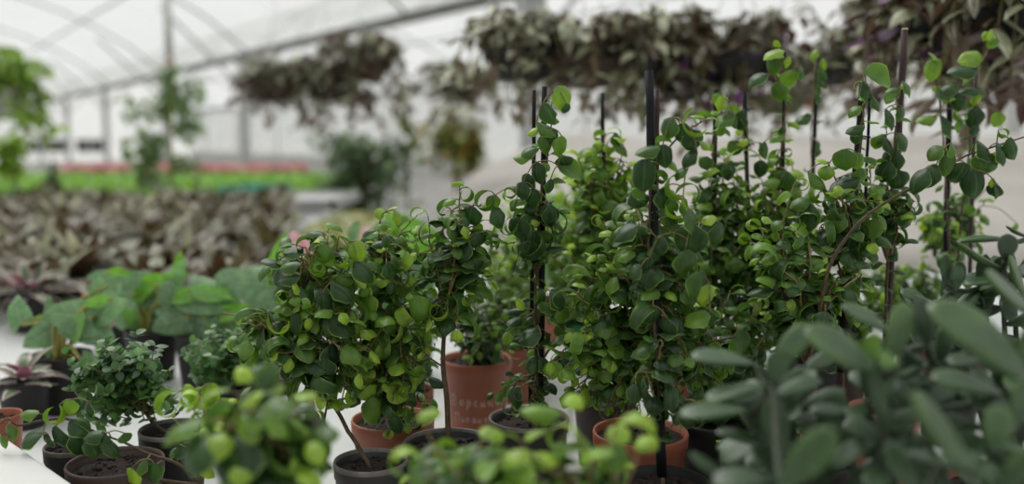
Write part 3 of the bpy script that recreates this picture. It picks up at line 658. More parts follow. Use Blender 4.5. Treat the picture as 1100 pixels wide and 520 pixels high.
# --- sharp sideways branch
P = ficus('bushy curly ficus sending one long branch with dark leaves sideways to the right edge', 868, 1.14, .058, 'potblack')
P['d'] = 1.16
vine(P, [P['top'], *A([(862, 440), (866, 395), (878, 355), (888, 325), (895, 300)], 1.16)], .0034, .0018, .03, .02, t0=.5)
for q in (-1, 1): tube(P['bark'], spline([*A([(866, 395)], 1.16), *A([(860 + 6 * q, 340), (846 + 14 * q, 300)], 1.17)], 5), [.002] * 11, 6)
tube(P['bark'], spline(A([(878, 355), (890, 290), (915, 248), (940, 225), (970, 207), (1000, 192), (1032, 170), (1060, 160), (1085, 152), (1104, 146)], 1.15), 5), np.linspace(.0022, .0009, 46), 6)
crown(P, A([(866, 395), (862, 350)], 1.17), 848, 270, 38, 60, 1.2, .05, 14, age=(.15, .5))
crown(P, A([(878, 355), (884, 330)], 1.17), 872, 330, 55, 35, 1.2, .05, 6, age=(.1, .4))
keys(P, [(1003, 161, 20, 180, .35), (1026, 162, 19, 40, .4), (997, 186, 26, 150, .1), (985, 190, 28, 160, .12), (1020, 176, 21, 100, .35), (1031, 187, 26, 110, .08), (1048, 196, 28, 80, .07), (1057, 160, 25, 30, .1), (1059, 176, 24, 100, .3), (1077, 143, 12, 120, .5, 'R'), (1078, 163, 26, 30, .12), (1087, 158, 22, 60, .18), (1072, 169, 12, 120, .9), (1068, 206, 16, 120, .15), (1073, 204, 16, 20, .2), (1067, 196, 10, 60, .75), (1010, 166, 12, 60, .5), (862, 262, 18, 60, .3)])
done(P)
# --- thin branching stem far right
P = ficus('sparse young ficus with a forked thin brown stem, right of the right-hand black stake', 1032, 1.74, .05, 'terra_d')
P['d'] = 1.68
tube(P['bark'], spline([P['top'], *A([(1024, 290), (1024, 250), (1028, 236), (1044, 218), (1060, 202)], 1.68)], 5), np.linspace(.003, .0012, 26), 6)
tube(P['bark'], spline(A([(1024, 250), (1020, 225), (1021, 200)], 1.68), 5), .0012, 6)
crown(P, A([(1024, 250), (1024, 280)], 1.68), 1040, 235, 22, 30, 1.68, .04, 6, age=(.1, .5)); crown(P, A([(1024, 280)], 1.68), 1000, 245, 16, 20, 1.68, .04, 6, age=(.2, .7))
keys(P, [(1046, 230, 13, 30, .55), (1036, 246, 19, 150, .08), (1033, 214, 16, 190, .15), (1040, 210, 14, 60, .4), (997, 233, 15, 180, .75), (1093, 245, 12, 60, .6)])
done(P)
# --- centre-left bright crowns
P = ficus('bright lime-leaved curly ficus in an orange pot, front left of the bare trunk', 422, 1.31, .060, 'terra', ring=.4)
P['d'] = 1.22
vine(P, [P['top'], *A([(415, 420), (405, 370), (410, 320), (405, 270)], 1.25)], .003, .0015, .018, .024, t0=.3)
crown(P, A([(408, 370), (408, 340), (410, 400)], 1.24), 404, 368, 56, 74, 1.24, .06, 19, age=(.2, .8), size=.027)
crown(P, A([(410, 400), (412, 420)], 1.24), 425, 435, 34, 32, 1.22, .04, 8, age=(.05, .5), size=.022)
crown(P, A([(408, 330), (407, 300)], 1.25), 428, 275, 46, 46, 1.27, .05, 12, age=(.2, .7), size=.024)
keys(P, [(408, 261, 15, 190, .12), (417, 259, 14, 30, .25), (392, 326, 26, 100, .55), (421, 290, 20, 40, .12), (435, 278, 18, 120, .65), (455, 300, 18, 120, .5, 'R'), (425, 353, 18, 60, .65, 'R'), (390, 412, 27, 90, .78), (399, 424, 22, 60, .75), (428, 422, 26, 30, .88, 'F'), (401, 440, 28, 80, .5), (441, 387, 24, 100, .4, 'R'), (450, 402, 20, 80, .65), (381, 374, 16, 60, .6), (385, 355, 20, 60, .6), (422, 350, 18, 60, .4), (445, 452, 20, 190, .1, 'R'), (425, 455, 20, 60, .15), (420, 385, 18, 190, .35)])
done(P)
P = ficus('curly ficus with leaning brown stem and dark leaves, left of the lime-leaved one', 398, 1.13, .046, 'potgrey', 'rimgrey', ring=.32)
P['d'] = 1.16
vine(P, [P['top'], *A([(370, 455), (340, 410), (308, 360), (318, 325), (335, 290), (348, 270)], 1.17)], .0032, .0013, .018, .025, t0=.4)
crown(P, A([(335, 380), (350, 420)], 1.17), 345, 385, 58, 66, 1.17, .05, 17, age=(.05, .55), size=.027)
crown(P, A([(322, 320), (335, 290)], 1.17), 348, 312, 52, 52, 1.18, .05, 14, age=(.1, .65), size=.026)
crown(P, A([(308, 360), (318, 380)], 1.17), 275, 362, 34, 30, 1.2, .04, 7, age=(.15, .6), size=.023)
tube(P['bark'], spline(A([(345, 470), (358, 400), (370, 360), (378, 320)], 1.15), 5), .0016, 6)
tube(P['twig'], spline(A([(300, 380), (280, 355), (262, 342), (240, 336)], 1.17), 5), .0011, 5)
keys(P, [(313, 285, 20, 190, .3), (313, 297, 22, 190, .15), (304, 305, 17, 120, .1), (325, 316, 22, 30, .15), (343, 270, 15, 100, .4, 'R'), (365, 264, 26, 10, .5, 'R'), (350, 273, 22, 60, .4), (340, 288, 20, 100, .6, 'R'), (390, 290, 25, 30, .15), (367, 311, 27, 20, .12), (337, 331, 18, 100, .65, 'R'), (348, 325, 22, 80, .1), (366, 346, 30, 20, .12), (295, 343, 20, 100, .8, 'R'), (315, 347, 20, 110, .08), (348, 395, 22, 100, .08), (272, 342, 14, 100, .7, 'R'), (300, 330, 12, 190, .5), (385, 268, 20, 60, .7)])
done(P)
# --- the written-on pot's plant
PW = ficus('small-leaved dark ficus bush in the terracotta pot with chalk handwriting', 512, 1.60, .062, 'terra', H=.13)
PW['d'] = 1.55
crown(PW, [PW['top'], PW['top'] + V(.01, 0, .04)], 522, 345, 44, 42, 1.55, .06, 26, age=(.08, .35), size=.019, t0=.25, spacing=.013)
done(PW)
P = ficus('small dark ficus in a terracotta pot standing directly behind the chalk-written pot', 556, 1.80, .058, 'terra_d')
crown(P, [P['top']], 545, 330, 36, 40, 1.78, .06, 20, age=(.1, .5), size=.024, t0=.2); done(P)
P = ficus('little leafy ficus in a red pot between the lime-leaved ficus and the bare trunk', 438, 1.47, .042, 'terra')
crown(P, [P['top']], 440, 365, 26, 36, 1.47, .05, 18, age=(.1, .5), size=.020, t0=.2); done(P)
P = ficus('pale green ficus bush in a bright green pot behind the middle stakes', 628, 2.02, .047, 'potgreen', ring=.1)
crown(P, [P['top']], 618, 245, 44, 55, 2.0, .08, 26, age=(.35, .75), size=.034, t0=.2, spacing=.024); done(P)
P = ficus('blurred mid-green ficus low between the bare trunk and the twin stakes', 560, 1.98, .05, 'terra_d')
crown(P, [P['top']], 548, 270, 34, 45, 1.98, .08, 16, age=(.3, .75), size=.034, t0=.2, spacing=.024); done(P)
P = ficus('dense dark ficus in a large black pot right of the knotted stem', 772, 1.31, .064, 'potblack')
P['d'] = 1.28
crown(P, [P['top'], P['top'] + V(0, 0, .05)], 790, 368, 58, 58, 1.33, .06, 30, age=(.08, .45), size=.026, t0=.2); keys(P, [(800, 370, 34, 60, .35, 'F')]); done(P)
P = ficus('leafless twiggy pot with worn pale rim, lower right beside the succulent', 816, 1.15, .049, 'potblack', 'rimgrey')
for k in range(7):
    a = k * 2.4; e = P['top'] + V(math.cos(a) * .05, math.sin(a) * .04, U(.02, .06)); vine(P, [P['top'], (P['top'] + e) / 2 + V(0, 0, .015), e], .001, .0006, .028, .012, t0=.5, twig=True)
done(P)
P = ficus('dark bushy ficus behind the pale-rimmed pot, under the lone right-hand branch', 905, 1.74, .052, 'potbrown')
crown(P, [P['top'], P['top'] + V(0, 0, .06)], 880, 350, 62, 42, 1.7, .08, 30, age=(.1, .45), size=.027, t0=.2); done(P)
P = ficus('low ficus sprigs in a terracotta pot, left of the small-leaved right-hand shoots', 990, 1.82, .052, 'terra_d')
crown(P, [P['top'], P['top'] + V(0, 0, .06)], 965, 310, 62, 32, 1.8, .08, 24, age=(.12, .55), size=.025, t0=.2); done(P)

# --- left front
P = ficus('ficus in the small black pot, its leafy twig reaching the left edge', 80, 1.19, .038, 'potgrey', 'rimgrey')
P['d'] = 1.15
tube(P['bark'], spline([P['top'], *A([(88, 462), (72, 450), (45, 452), (20, 457), (8, 450), (0, 456)], 1.14)], 5), np.linspace(.0024, .0010, 31), 6)
tube(P['twig'], spline(A([(20, 457), (8, 470), (-4, 476)], 1.14), 5), .0009, 5)
keys(P, [(10, 464, 18, 100, .35), (2, 474, 14, 100, .4), (33, 444, 18, 200, .45), (34, 469, 26, 190, .15), (60, 445, 24, 30, .7, 'R'), (74, 438, 19, 110, .6, 'F'), (60, 470, 27, 110, .05), (48, 474, 20, 130, .1), (85, 457, 23, 10, .15), (92, 440, 20, 130, .06), (90, 474, 28, 60, .08), (82, 466, 22, 100, .08)])
done(P)
P = ficus('ficus in the wide brown-rimmed pot at lower left, twig lying across it', 124, 1.125, .058, 'potbrown', 'potbrown')
P['d'] = 1.10
tube(P['bark'], spline([P['top'] + V(.03, -.02, 0), *A([(215, 520), (190, 498), (160, 488), (135, 476), (116, 469)], 1.10)], 5), np.linspace(.003, .0012, 26), 6)
keys(P, [(103, 467, 22, 190, .15), (109, 474, 24, 120, .12), (99, 480, 20, 60, .1), (136, 472, 15, 60, .3), (199, 487, 24, 60, .2), (206, 501, 22, 180, .12), (222, 504, 18, 30, .75), (152, 500, 20, 150, .35), (165, 507, 22, 100, .25), (141, 513, 22, 110, .8), (184, 485, 13, 190, .3), (120, 480, 20, 30, .08), (212, 490, 14, 30, .3), (234, 487, 14, 200, .1)])
done(P)
P = ficus('dense small-leaved dark green bush in a black pot at lower left', 186, 1.26, .046, 'potblack', 'rimgrey', name='potted_bush')
stem_t = [P['top'], *A([(165, 455), (150, 430)], 1.27)]
tube(P['bark'], spline(stem_t, 4), .0028, 6)
for i in range(90):
    a = i * 2.399; q = math.sqrt((i + .5) / 90) * U(.8, 1.2); tgt = at(130 + 58 * q * math.cos(a) + U(-8, 8), 415 + 50 * q * math.sin(a) + U(-12, 6), 1.27 + U(-.055, .055)); b = stem_t[-1] + V(U(-.02, .02), U(-.02, .02), U(-.02, .02))
    mid = (b + tgt) / 2 + V(0, 0, .012); S = spline([b, mid, tgt], 5); tube(P['twig'], S, .0007, 4)
    for j in range(4, len(S)):
        for s_ in (-1, 1):
            o = nrm(any_perp(nrm(S[j] - S[j - 1])) + V(0, 0, .3)); put(P['leaf'], RND.choice(OVAL), S[j], o, V(U(-.4, .4), U(-.6, .2), 1), U(.011, .018), U(0, .9), 1.25)
done(P, 'tiny')
P = ficus('second small-leaved bush, mid green, behind and right of the dense dark one', 244, 1.50, .044, 'potblack', name='potted_bush')
for i in range(70):
    a = i * 2.399; q = math.sqrt((i + .5) / 70) * U(.8, 1.25); tgt = at(250 + 52 * q * math.cos(a), 388 + 40 * q * math.sin(a), 1.48 + U(-.06, .06)); b = P['top'] + V(0, 0, .02)
    mid = (b + tgt) / 2 + V(0, 0, .015); S = spline([b, mid, tgt], 5); tube(P['twig'], S, .0007, 4)
    for j in range(4, len(S)):
        for s_ in (-1, 1):
            o = nrm(any_perp(nrm(S[j] - S[j - 1])) + V(0, 0, .3)); put(P['leaf'], RND.choice(OVAL), S[j], o, V(U(-.4, .4), U(-.6, .2), 1), U(.013, .018), U(.3, 1), 1.25)
done(P, 'tiny')

# --- foreground plants
P = ficus('near lime-leaved ficus with tightly rolled leaves, lower left of centre', 262, .98, .05, 'terra', ring=.6)
P['d'] = 1.02
crown(P, [P['top'] + V(0, 0, .04)], 235, 440, 36, 16, 1.0, .04, 6, age=(.6, .9), size=.022, t0=.5)
keys(P, [(185, 430, 27, 200, .85, 'R'), (209, 438, 25, 200, .85, 'R'), (205, 419, 18, 20, .75), (226, 421, 22, 90, .75), (224, 434, 26, 60, .8), (240, 440, 26, 60, .75)])
done(P)
P = ficus('out-of-focus dark ficus rising in the foreground, lower left of centre', 300, .72, .055, 'terra', ring=.25)
vine(P, [P['top'], *A([(300, 560), (290, 500), (280, 450), (270, 415)], .74)], .003, .0014, .02, .026, t0=.3)
crown(P, A([(295, 540), (288, 480)], .74), 290, 470, 62, 50, .74, .05, 17, age=(.0, .5), size=.034, t0=.4, spacing=.022); done(P)
P = ficus('out-of-focus bright ficus across the bottom edge under the bare trunk', 505, .70, .055, 'terra', ring=.35)
crown(P, [P['top'] + V(0, 0, .06)], 490, 505, 75, 34, .74, .05, 13, age=(.2, .5), size=.032, t0=.4, spacing=.022); done(P)
P = ficus('out-of-focus bright ficus across the bottom edge in front of the knotted-stem pot', 625, .70, .055, 'terra', ring=.35)
crown(P, [P['top'] + V(0, 0, .06)], 618, 497, 70, 42, .74, .05, 14, age=(.2, .55), size=.033, t0=.4, spacing=.022); done(P)

# --- chalk handwriting on the terracotta pot: two rows of strokes that follow its curved wall
GL = {  # strokes in a unit cell, cursive
 'В': [[(0, 1.35), (.05, .6), (.02, 0), (.3, -.02), (.5, .25), (.35, .6), (.08, .68), (.4, .8), (.45, 1.15), (.2, 1.4), (0, 1.35)]],
 'П': [[(0, 0), (.02, 1.25)], [(-.1, 1.25), (.75, 1.3)], [(.6, 1.25), (.6, 0)]],
 'а': [[(.5, .62), (.25, .72), (.05, .4), (.2, .02), (.5, .3), (.52, .65), (.52, .1), (.7, .02)]],
 'р': [[(.05, .7), (.1, .1), (.08, -.55)], [(.1, .45), (.35, .72), (.55, .45), (.4, .05), (.12, .1)]],
 'с': [[(.5, .6), (.25, .72), (.05, .4), (.2, .02), (.55, .1)]],
 'и': [[(.02, .7), (.04, .1), (.25, .05), (.45, .65), (.45, .1), (.65, .05)]],
 'н': [[(.05, .7), (.05, 0)], [(.05, .38), (.5, .38)], [(.5, .7), (.5, 0), (.65, .05)]],
 'к': [[(.05, .7), (.05, 0)], [(.5, .7), (.1, .35), (.5, .0)]],
 'т': [[(.0, .68), (.6, .7)], [(.3, .68), (.3, 0)]]}
def write_on_pot(P, word, px0, px1, py, hpx, R, H):
    c = P['c']; mb = MB(); n = len(word); rr_ = lambda z: R * (.78 + (.955 - .78) * z / (H - .02))
    rowz = None; ang0 = -math.pi / 2
    # find height on the front wall for this pixel row
    z = .001
    while z < H:
        p = c + V(0, -rr_(z), z); q = p - CAM; y = 260 - F * np.dot(q, UPV) / np.dot(q, FWD)
        if y < py: break
        z += .001
    dep = np.dot(c + V(0, -rr_(z), z) - CAM, FWD); w = (px1 - px0) * dep / F; h = hpx * dep / F
    mid = ((px0 + px1) / 2) * 1.0; x0 = (px0 - 550) / F * dep - c[0]
    for i, ch in enumerate(word):
        for st in GL[ch]:
            S = spline([V(a, b, 0) for a, b in st], 4); pts = []
            for s in S:
                x = x0 + w * (i + s[0] * .95) / n + U(-.0002, .0002); zz = z + h * (s[1] - .3) + .0012 * math.sin(i); r = rr_(zz) + .0004
                r = max(r, abs(x) + .001); pts.append(V(c[0] + x, c[1] - math.sqrt(r * r - x * x), c[2] + zz))
            tube(mb, pts, .00105, 5)
    mb.build('chalk_writing', M['chalk'], P['t'])
write_on_pot(PW, 'Варсина', 486, 540, 435, 8, .062, .13)
write_on_pot(PW, 'Пикант', 489, 526, 453, 7, .062, .13)

# ================================================================== succulents on the right
TONG = [make_tongue(1, .46, .125, R_(b)) for b in (-24, 10, 26, -40)]
def jade(label, px, d, tips, leaves, size, ages, pot='terra', R=.055):
    c = V(x_at(px, d), d, TZ + .0004); t = thing('potted_succulent', label, 'potted plant', tuple(c)); pot_parts(t, c, R, .11, pot)
    lf, st = MB(), MB(); top = c + V(0, 0, .1)
    for (x, y, dd, lean, n) in tips:
        e = at(x, y, d + dd); base = top + V(U(-.5, .5) * R, U(-.5, .5) * R, 0); ln = V(lean, -.25, .9); S = spline([base, (base + e) / 2 + V(0, 0, .01) - .01 * ln, e - .02 * nrm(ln), e], 5)
        tube(st, S, np.linspace(.0032, .0026, len(S)), 7)
        axis = nrm(S[-1] - S[-3]); a = any_perp(axis); b = np.cross(axis, a); az = U(0, 6)
        for k in range(n):
            q = k / n; p = S[max(0, len(S) - 1 - int((1 - q) * 10))]; el = .10 + .75 * q ** 1.5
            o = nrm((math.cos(az) * a + math.sin(az) * b) * math.cos(el) + axis * math.sin(el))
            L = size * (1.05 - .45 * q) * U(.85, 1.12); put(lf, RND.choice(TONG), p, o, nrm(axis + V(0, -.25, .35)), L, max(0, min(1, U(*ages) + .5 * max(0, q - .8))), U(.9, 1.15))
            az += math.pi * (1 if k % 2 == 0 else .52) + U(-.25, .25)
    for (x, y, ln_, ang, wid, age, dd, tilt) in leaves:        # centre pixel, length, heading of the tip
        dq = d + dd; cc = at(x, y, dq); L = ln_ * dq / F; a = math.radians(ang); h = nrm(RGT * math.cos(a) - UPV * math.sin(a) - FWD * .15)
        n = nrm(-FWD * tilt + UPV * (1.1 - tilt)); b = cc - h * L * .5; put(lf, RND.choice(TONG[:3]), b, h, n, L, age, wid)
        C = np.array(st.cent); k = C[int(np.argmin(np.linalg.norm(C - b, axis=1)))]; tube(st, spline([k, (k + b) / 2 - V(0, 0, .004), b], 4), .003, 6)
    st.build('stem', M['succstem'], t); lf.build('foliage', M['jade'], t)
jade('thick-leaved succulent nearest the middle, its finger leaves pointing left', 835, .76, [(835, 430, .02, -.3, 10), (860, 400, .05, .1, 6), (880, 470, 0, 0, 6), (815, 470, .02, -.4, 6)],
     [(768, 441, 82, 182, .95, .4, -.02, .3), (790, 420, 72, 172, .85, .45, 0, .35), (778, 385, 74, 192, .95, .4, .02, .4), (834, 392, 46, 275, 1.5, .45, -.05, .8), (850, 372, 66, 305, 1.0, .5, .02, .6), (800, 470, 66, 200, .9, .2, 0, .3), (868, 492, 96, 308, .95, .5, -.14, .7), (800, 512, 74, 190, 1.1, .15, -.12, .4), (812, 440, 60, 160, .8, .3, .02, .4), (880, 430, 60, 330, .8, .2, .03, .5), (845, 440, 60, 260, .8, .3, 0, .7), (834, 462, 74, 262, 1.0, .3, -.06, .8), (822, 500, 70, 215, .9, .15, -.04, .5), (855, 415, 60, 330, .8, .35, -.02, .5), (760, 505, 60, 200, .9, .25, -.1, .4)], .062, (.1, .4))
jade('large near succulent in the lower right, broad leaves and one yellow-green bud leaf', 960, .72, [(960, 400, .08, -.1, 10), (930, 430, .03, -.3, 7), (985, 440, .04, .1, 7), (950, 480, -.02, -.1, 6), (1010, 390, .1, .2, 6)],
     [(908, 378, 100, 214, 1.15, .5, -.02, .55), (932, 342, 62, 212, 1.0, .45, .06, .5), (966, 358, 70, 285, .95, .55, 0, .8), (994, 345, 54, 262, 1.1, .1, .06, .8), (952, 387, 32, 200, 1.4, .75, -.05, .8), (935, 372, 36, 265, 1.5, .98, 0, .8), (1003, 470, 136, 217, .85, .5, -.10, .5), (940, 418, 76, 250, .8, .4, -.02, .7), (1040, 412, 84, 197, 1.0, .45, .0, .45), (985, 390, 60, 200, .9, .1, .06, .4), (900, 440, 60, 200, .8, .2, .02, .4), (920, 480, 70, 160, .9, .3, 0, .4), (970, 505, 70, 240, 1.1, .35, -.08, .6), (1010, 432, 60, 180, .8, .15, .05, .4)], .062, (.1, .4))
jade('large near succulent at the right edge, with the lightest broad leaves', 1085, .74, [(1085, 400, .04, .1, 10), (1060, 440, 0, -.1, 7), (1100, 470, -.03, .1, 6)],
     [(1062, 365, 138, 225, 1.0, .5, -.04, .6), (1080, 322, 92, 205, 1.0, .5, .04, .5), (1072, 462, 54, 280, 1.5, .5, -.1, .85), (1095, 430, 58, 250, 1.4, .5, -.08, .8), (1050, 500, 90, 200, 1.0, .4, -.1, .5), (1090, 505, 60, 300, 1.1, .5, -.1, .7), (1050, 385, 70, 180, .9, .2, .04, .4), (1100, 380, 80, 260, 1.0, .5, -.02, .7), (1025, 350, 60, 240, .9, .4, .06, .6), (1030, 455, 60, 190, .9, .2, 0, .4)], .064, (.2, .5))
jade('sharper succulent behind the others at the right edge, a round leaf standing upright', 1080, 1.05, [(1075, 300, 0, -.3, 9), (1050, 310, 0, -.5, 9), (1095, 290, .03, .1, 9), (1015, 325, .02, -.3, 8), (985, 330, .04, -.2, 7)],
     [(1082, 266, 30, 275, 1.8, .1, -.05, .95), (1055, 256, 58, 182, .6, .5, -.02, .2), (1048, 280, 66, 196, .7, .5, -.03, .3), (1014, 290, 40, 252, .8, .4, -.02, .8), (1092, 252, 34, 190, .7, .4, 0, .3), (1030, 297, 34, 280, 1.1, .4, -.03, .8), (985, 318, 34, 210, 1.1, .4, -.02, .6), (1000, 330, 50, 190, .8, .4, -.03, .3), (1060, 300, 50, 190, .8, .4, -.05, .3), (1088, 300, 60, 230, .8, .5, -.05, .5)], .055, (.1, .45), R=.06)
def plain_pot(label, px, d, R, mat):
    c = V(x_at(px, d), d, TZ + .0004); t = thing('plant_pot', label, 'pot', tuple(c)); pot_parts(t, c, R, .11, mat); return t
plain_pot('terracotta pot glimpsed between succulent leaves at the bottom edge', 985, .98, .045, 'terra')
plain_pot('terracotta pot seen at the bottom edge between the two nearest succulents', 895, 1.0, .04, 'terra')
plain_pot('small orange-red pot at the left edge behind the white box', -10, 1.33, .031, 'terra')
# white polystyrene box at lower-left corner
q = 1 / math.sqrt(2); bc = V(-.692, 1.012, TZ + .0005); BA = [V(q, -q, 0), V(q, q, 0), V(0, 0, 1)]
t = thing('polystyrene_box', 'white polystyrene box at the lower left corner of the photo', 'box', tuple(bc))
mb = MB(); box(mb, bc + V(0, 0, .05), (.36, .28, .10), axes=BA); o = mb.build('box_body', M['white'], t, False); bv = o.modifiers.new('b', 'BEVEL'); bv.width = .006; bv.segments = 3
mb = MB(); box(mb, bc + V(0, 0, .1105), (.37, .29, .02), axes=BA); o = mb.build('lid', M['white'], t, False); bv = o.modifiers.new('b', 'BEVEL'); bv.width = .006; bv.segments = 3

# ================================================================== broad-leaved plants, mid left
def broad(label, px, d, leaves, mat='anth', R=.055, pot='potblack', H=.11):
    c = V(x_at(px, d), d, TZ + .0004); t = thing('broad_leaf_plant', label, 'potted plant', tuple(c)); pot_parts(t, c, R, H, pot)
    lf, st = MB(), MB(); top = c + V(0, 0, H - .012)
    rimy = 150 + F * (CAM[2] - TZ - H) / d
    leaves = leaves + [(px + U(-52, 52), rimy - U(14, 62), U(34, 52), RND.choice((170, 10, 200, -20, 110, 250)), U(0, .5) if k % 3 else U(.7, 1), 'H' if k % 3 else 'S', U(.5, .9)) for k in range(9)]
    for (x, y, s, ang, age, kind, tilt) in leaves:
        dd = d + U(-.05, .03); cc = at(x, y, dd); L = s * .88 * dd / F; a = math.radians(ang); h = RGT * math.cos(a) - UPV * math.sin(a)
        tilt = min(1, tilt + .22); n = nrm(-FWD * tilt + UPV * (1.05 - tilt) + RGT * U(-.35, .35)); tpl = RND.choice(HEART if kind == 'H' else SPEAR); s0 = cc - h * L * .45
        put(lf, tpl, s0, nrm(h - FWD * .2), n, L, age)
        b = top + V(U(-.015, .015), U(-.015, .015), 0); tube(st, spline([b, (b + s0) / 2 + V((s0[0] - b[0]) * -.15, 0, .03), s0], 6), [.0035] * 13, 6)
    st.build('stem', M['yellowstem'], t); lf.build('foliage', M[mat], t)
broad('broad pale-leaved plant at left, one round leaf hanging low over the bench', 62, 1.72, [(75, 338, 62, 190, .35, 'H', .6), (100, 352, 60, 20, .3, 'H', .5), (42, 362, 46, 150, .3, 'H', .7), (62, 402, 56, 150, .45, 'H', .85), (100, 395, 40, 30, .4, 'H', .6), (120, 330, 44, 330, .5, 'H', .5)])
broad('broad pale-leaved plant with an upright lime shoot, above the dense small bush', 160, 1.95, [(120, 312, 56, 190, .3, 'H', .5), (165, 328, 66, 0, .4, 'H', .5), (152, 312, 60, 320, .95, 'S', .8), (135, 340, 50, 170, .25, 'H', .6), (193, 285, 34, 275, 1.0, 'S', .9), (175, 358, 50, 100, .15, 'H', .7)])
broad('broad pale-leaved plant with a wide flat leaf, middle of the left group', 215, 1.9, [(232, 318, 70, 10, .4, 'H', .35), (195, 322, 52, 190, .35, 'H', .6), (190, 302, 56, 290, .6, 'S', .8), (180, 345, 50, 170, .25, 'H', .6), (245, 345, 50, 40, .2, 'H', .7), (215, 360, 46, 110, .2, 'H', .7)])
broad('broad pale-leaved plant with a tall bright spear leaf, right of the left group', 290, 1.85, [(266, 302, 72, 190, .35, 'H', .55), (302, 288, 82, 275, .85, 'S', .95), (285, 325, 56, 170, .3, 'H', .6), (320, 330, 50, 30, .2, 'H', .6), (245, 298, 46, 200, .3, 'H', .6), (300, 350, 50, 100, .2, 'H', .8)])
broad('bright broad-leaved plant behind the lime ficus, centre left', 440, 2.0, [(450, 258, 76, 10, .95, 'H', .7), (400, 262, 54, 150, .2, 'H', .5), (430, 285, 60, 60, .3, 'H', .6), (470, 290, 56, 30, .25, 'H', .7), (395, 290, 56, 120, .2, 'H', .7), (360, 285, 50, 170, .2, 'H', .6), (380, 250, 30, 290, .3, 'S', .8)])
broad('soft green broad-leaved plant behind the twin stakes', 600, 2.35, [(605, 232, 66, 10, .7, 'H', .6), (640, 255, 60, 40, .4, 'H', .6), (575, 262, 54, 150, .4, 'H', .6), (610, 285, 56, 90, .3, 'H', .7), (655, 230, 44, 330, .5, 'H', .6)], pot='terra')
broad('soft green broad-leaved plant low behind the stout double stake', 700, 2.4, [(700, 262, 60, 10, .6, 'H', .6), (735, 280, 56, 40, .4, 'H', .6), (670, 285, 54, 150, .4, 'H', .6), (760, 262, 44, 330, .5, 'H', .6)], pot='terra_d')

# pink and white striped rosettes
def rosette(t, c, n, L, W, mat, ages, H, R, pot='potblack', lean=(.15, 1.15)):
    pot_parts(t, c, R, H, pot); lf = MB(); top = c + V(0, 0, H - .015)
    for k in range(n):
        az = k * 2.399 + U(-.2, .2); q = k / n; el = lean[0] + (lean[1] - lean[0]) * q + U(-.12, .12)
        o = V(math.cos(az) * math.cos(el), math.sin(az) * math.cos(el), math.sin(el)); n_ = V(-math.cos(az) * math.sin(el), -math.sin(az) * math.sin(el), math.cos(el))
        put(lf, RND.choice(LANCE), top + o * .012 + V(0, 0, .02 * q), o, n_ + V(U(-.2, .2), U(-.2, .2), 0), L * U(.8, 1.15), U(*ages), W)
    lf.build('foliage', M[mat], t); return t
for (px, d, L, lab, mt) in ((18, 1.62, .075, 'pink and white striped plant in a black pot at the left edge, on bare bench', 'pink'), (118, 2.15, .11, 'pink-striped rosette behind the round hanging leaf at left', 'pink'), (235, 2.25, .11, 'pink and white rosette showing above the wide flat leaf', 'pink'),
                            (30, 2.45, .11, 'pink-flushed rosette in a tall black pot at the left edge, farther back', 'pink'), (180, 2.45, .12, 'dark pink-edged rosette between the two lime shoots', 'pink'), (330, 2.3, .11, 'white and pink rosette right of the tall bright spear leaf', 'pink'), (415, 2.5, .10, 'pale pink rosette behind the bright centre-left broad leaf', 'pink')):
    c = V(x_at(px, d), d, TZ + .0004); t = thing('striped_rosette', lab, 'potted plant', tuple(c)); rosette(t, c, 17, L, 1.15, mt, (0, 1), .11 if d > 2 else .085, .048 if d > 2 else .042)
# two big folded bracts
for (px, py, d, s, ang, lab) in ((323, 268, 2.15, 44, 235, 'white bud with a magenta tip, right of the tall bright spear leaf'), (398, 262, 2.3, 40, 250, 'pink bud beside the top of the lime-leaved ficus'), (215, 333, 1.99, 50, 5, 'pink and white bud under the wide flat leaf')):
    c = at(px, py, d); g = V(c[0] + .01, c[1] + .02, TZ + .0004); t = thing('flowering_shoot', lab, 'flower', tuple(g)); pot_parts(t, g, .035, .09, 'potblack')
    a = math.radians(ang); h = RGT * math.cos(a) - UPV * math.sin(a); b = MB(); L = s * d / F
    for k, w in enumerate((-.5, 0, .5)): put(b, SPEAR[0], c - h * L * .5, nrm(h + RGT * w * .25), nrm(-FWD + RGT * w), L, .08 if k != 1 else .55)
    b.build('bract', M['bract'], t); st = MB(); tube(st, spline([g + V(0, 0, .08), (g + c) / 2 + V(0, .01, .03), c - h * L * .5], 5), .003, 6); st.build('stem', M['greenstem'], t)

# ================================================================== field of brown rosettes
protos = []
def rlabel(row): return ('brown and cream rosette plants in the nearest rows of the left field', 'brown and cream rosette plants in the middle rows of the left field', 'brown and cream rosette plants in the farthest rows of the left field')[row]
def proto(k, loc):
    t = thing('rosette_plant', 'x', 'potted plant', loc, 'brown rosettes')
    c = np.array(loc); rosette(t, c, 24, (.16, .18, .15, .17)[k], (1.0, .85, 1.15, 1.0)[k], 'brom', ((.0, .82), (.1, .88), (0, .6), (.0, .8))[k], .09, .06, lean=(.1, 1.25)); return t
spots = []; y = 2.62; r = 0
while y < 6.1:
    if 3.28 < y < 3.62: y = 3.64
    xa = max(x_at(-30, y), -2.9 if y < 3.4 else -6.3); xb = x_at(300 if y < 3.0 else 318 + min(0, (y - 4) * -8), y)
    xb = min(xb, -.25 - .0 * y); x = xa + (r % 2) * .12
    while x < xb:
        spots.append((x + U(-.03, .03), y + U(-.03, .03))); x += .235
    y += .215; r += 1
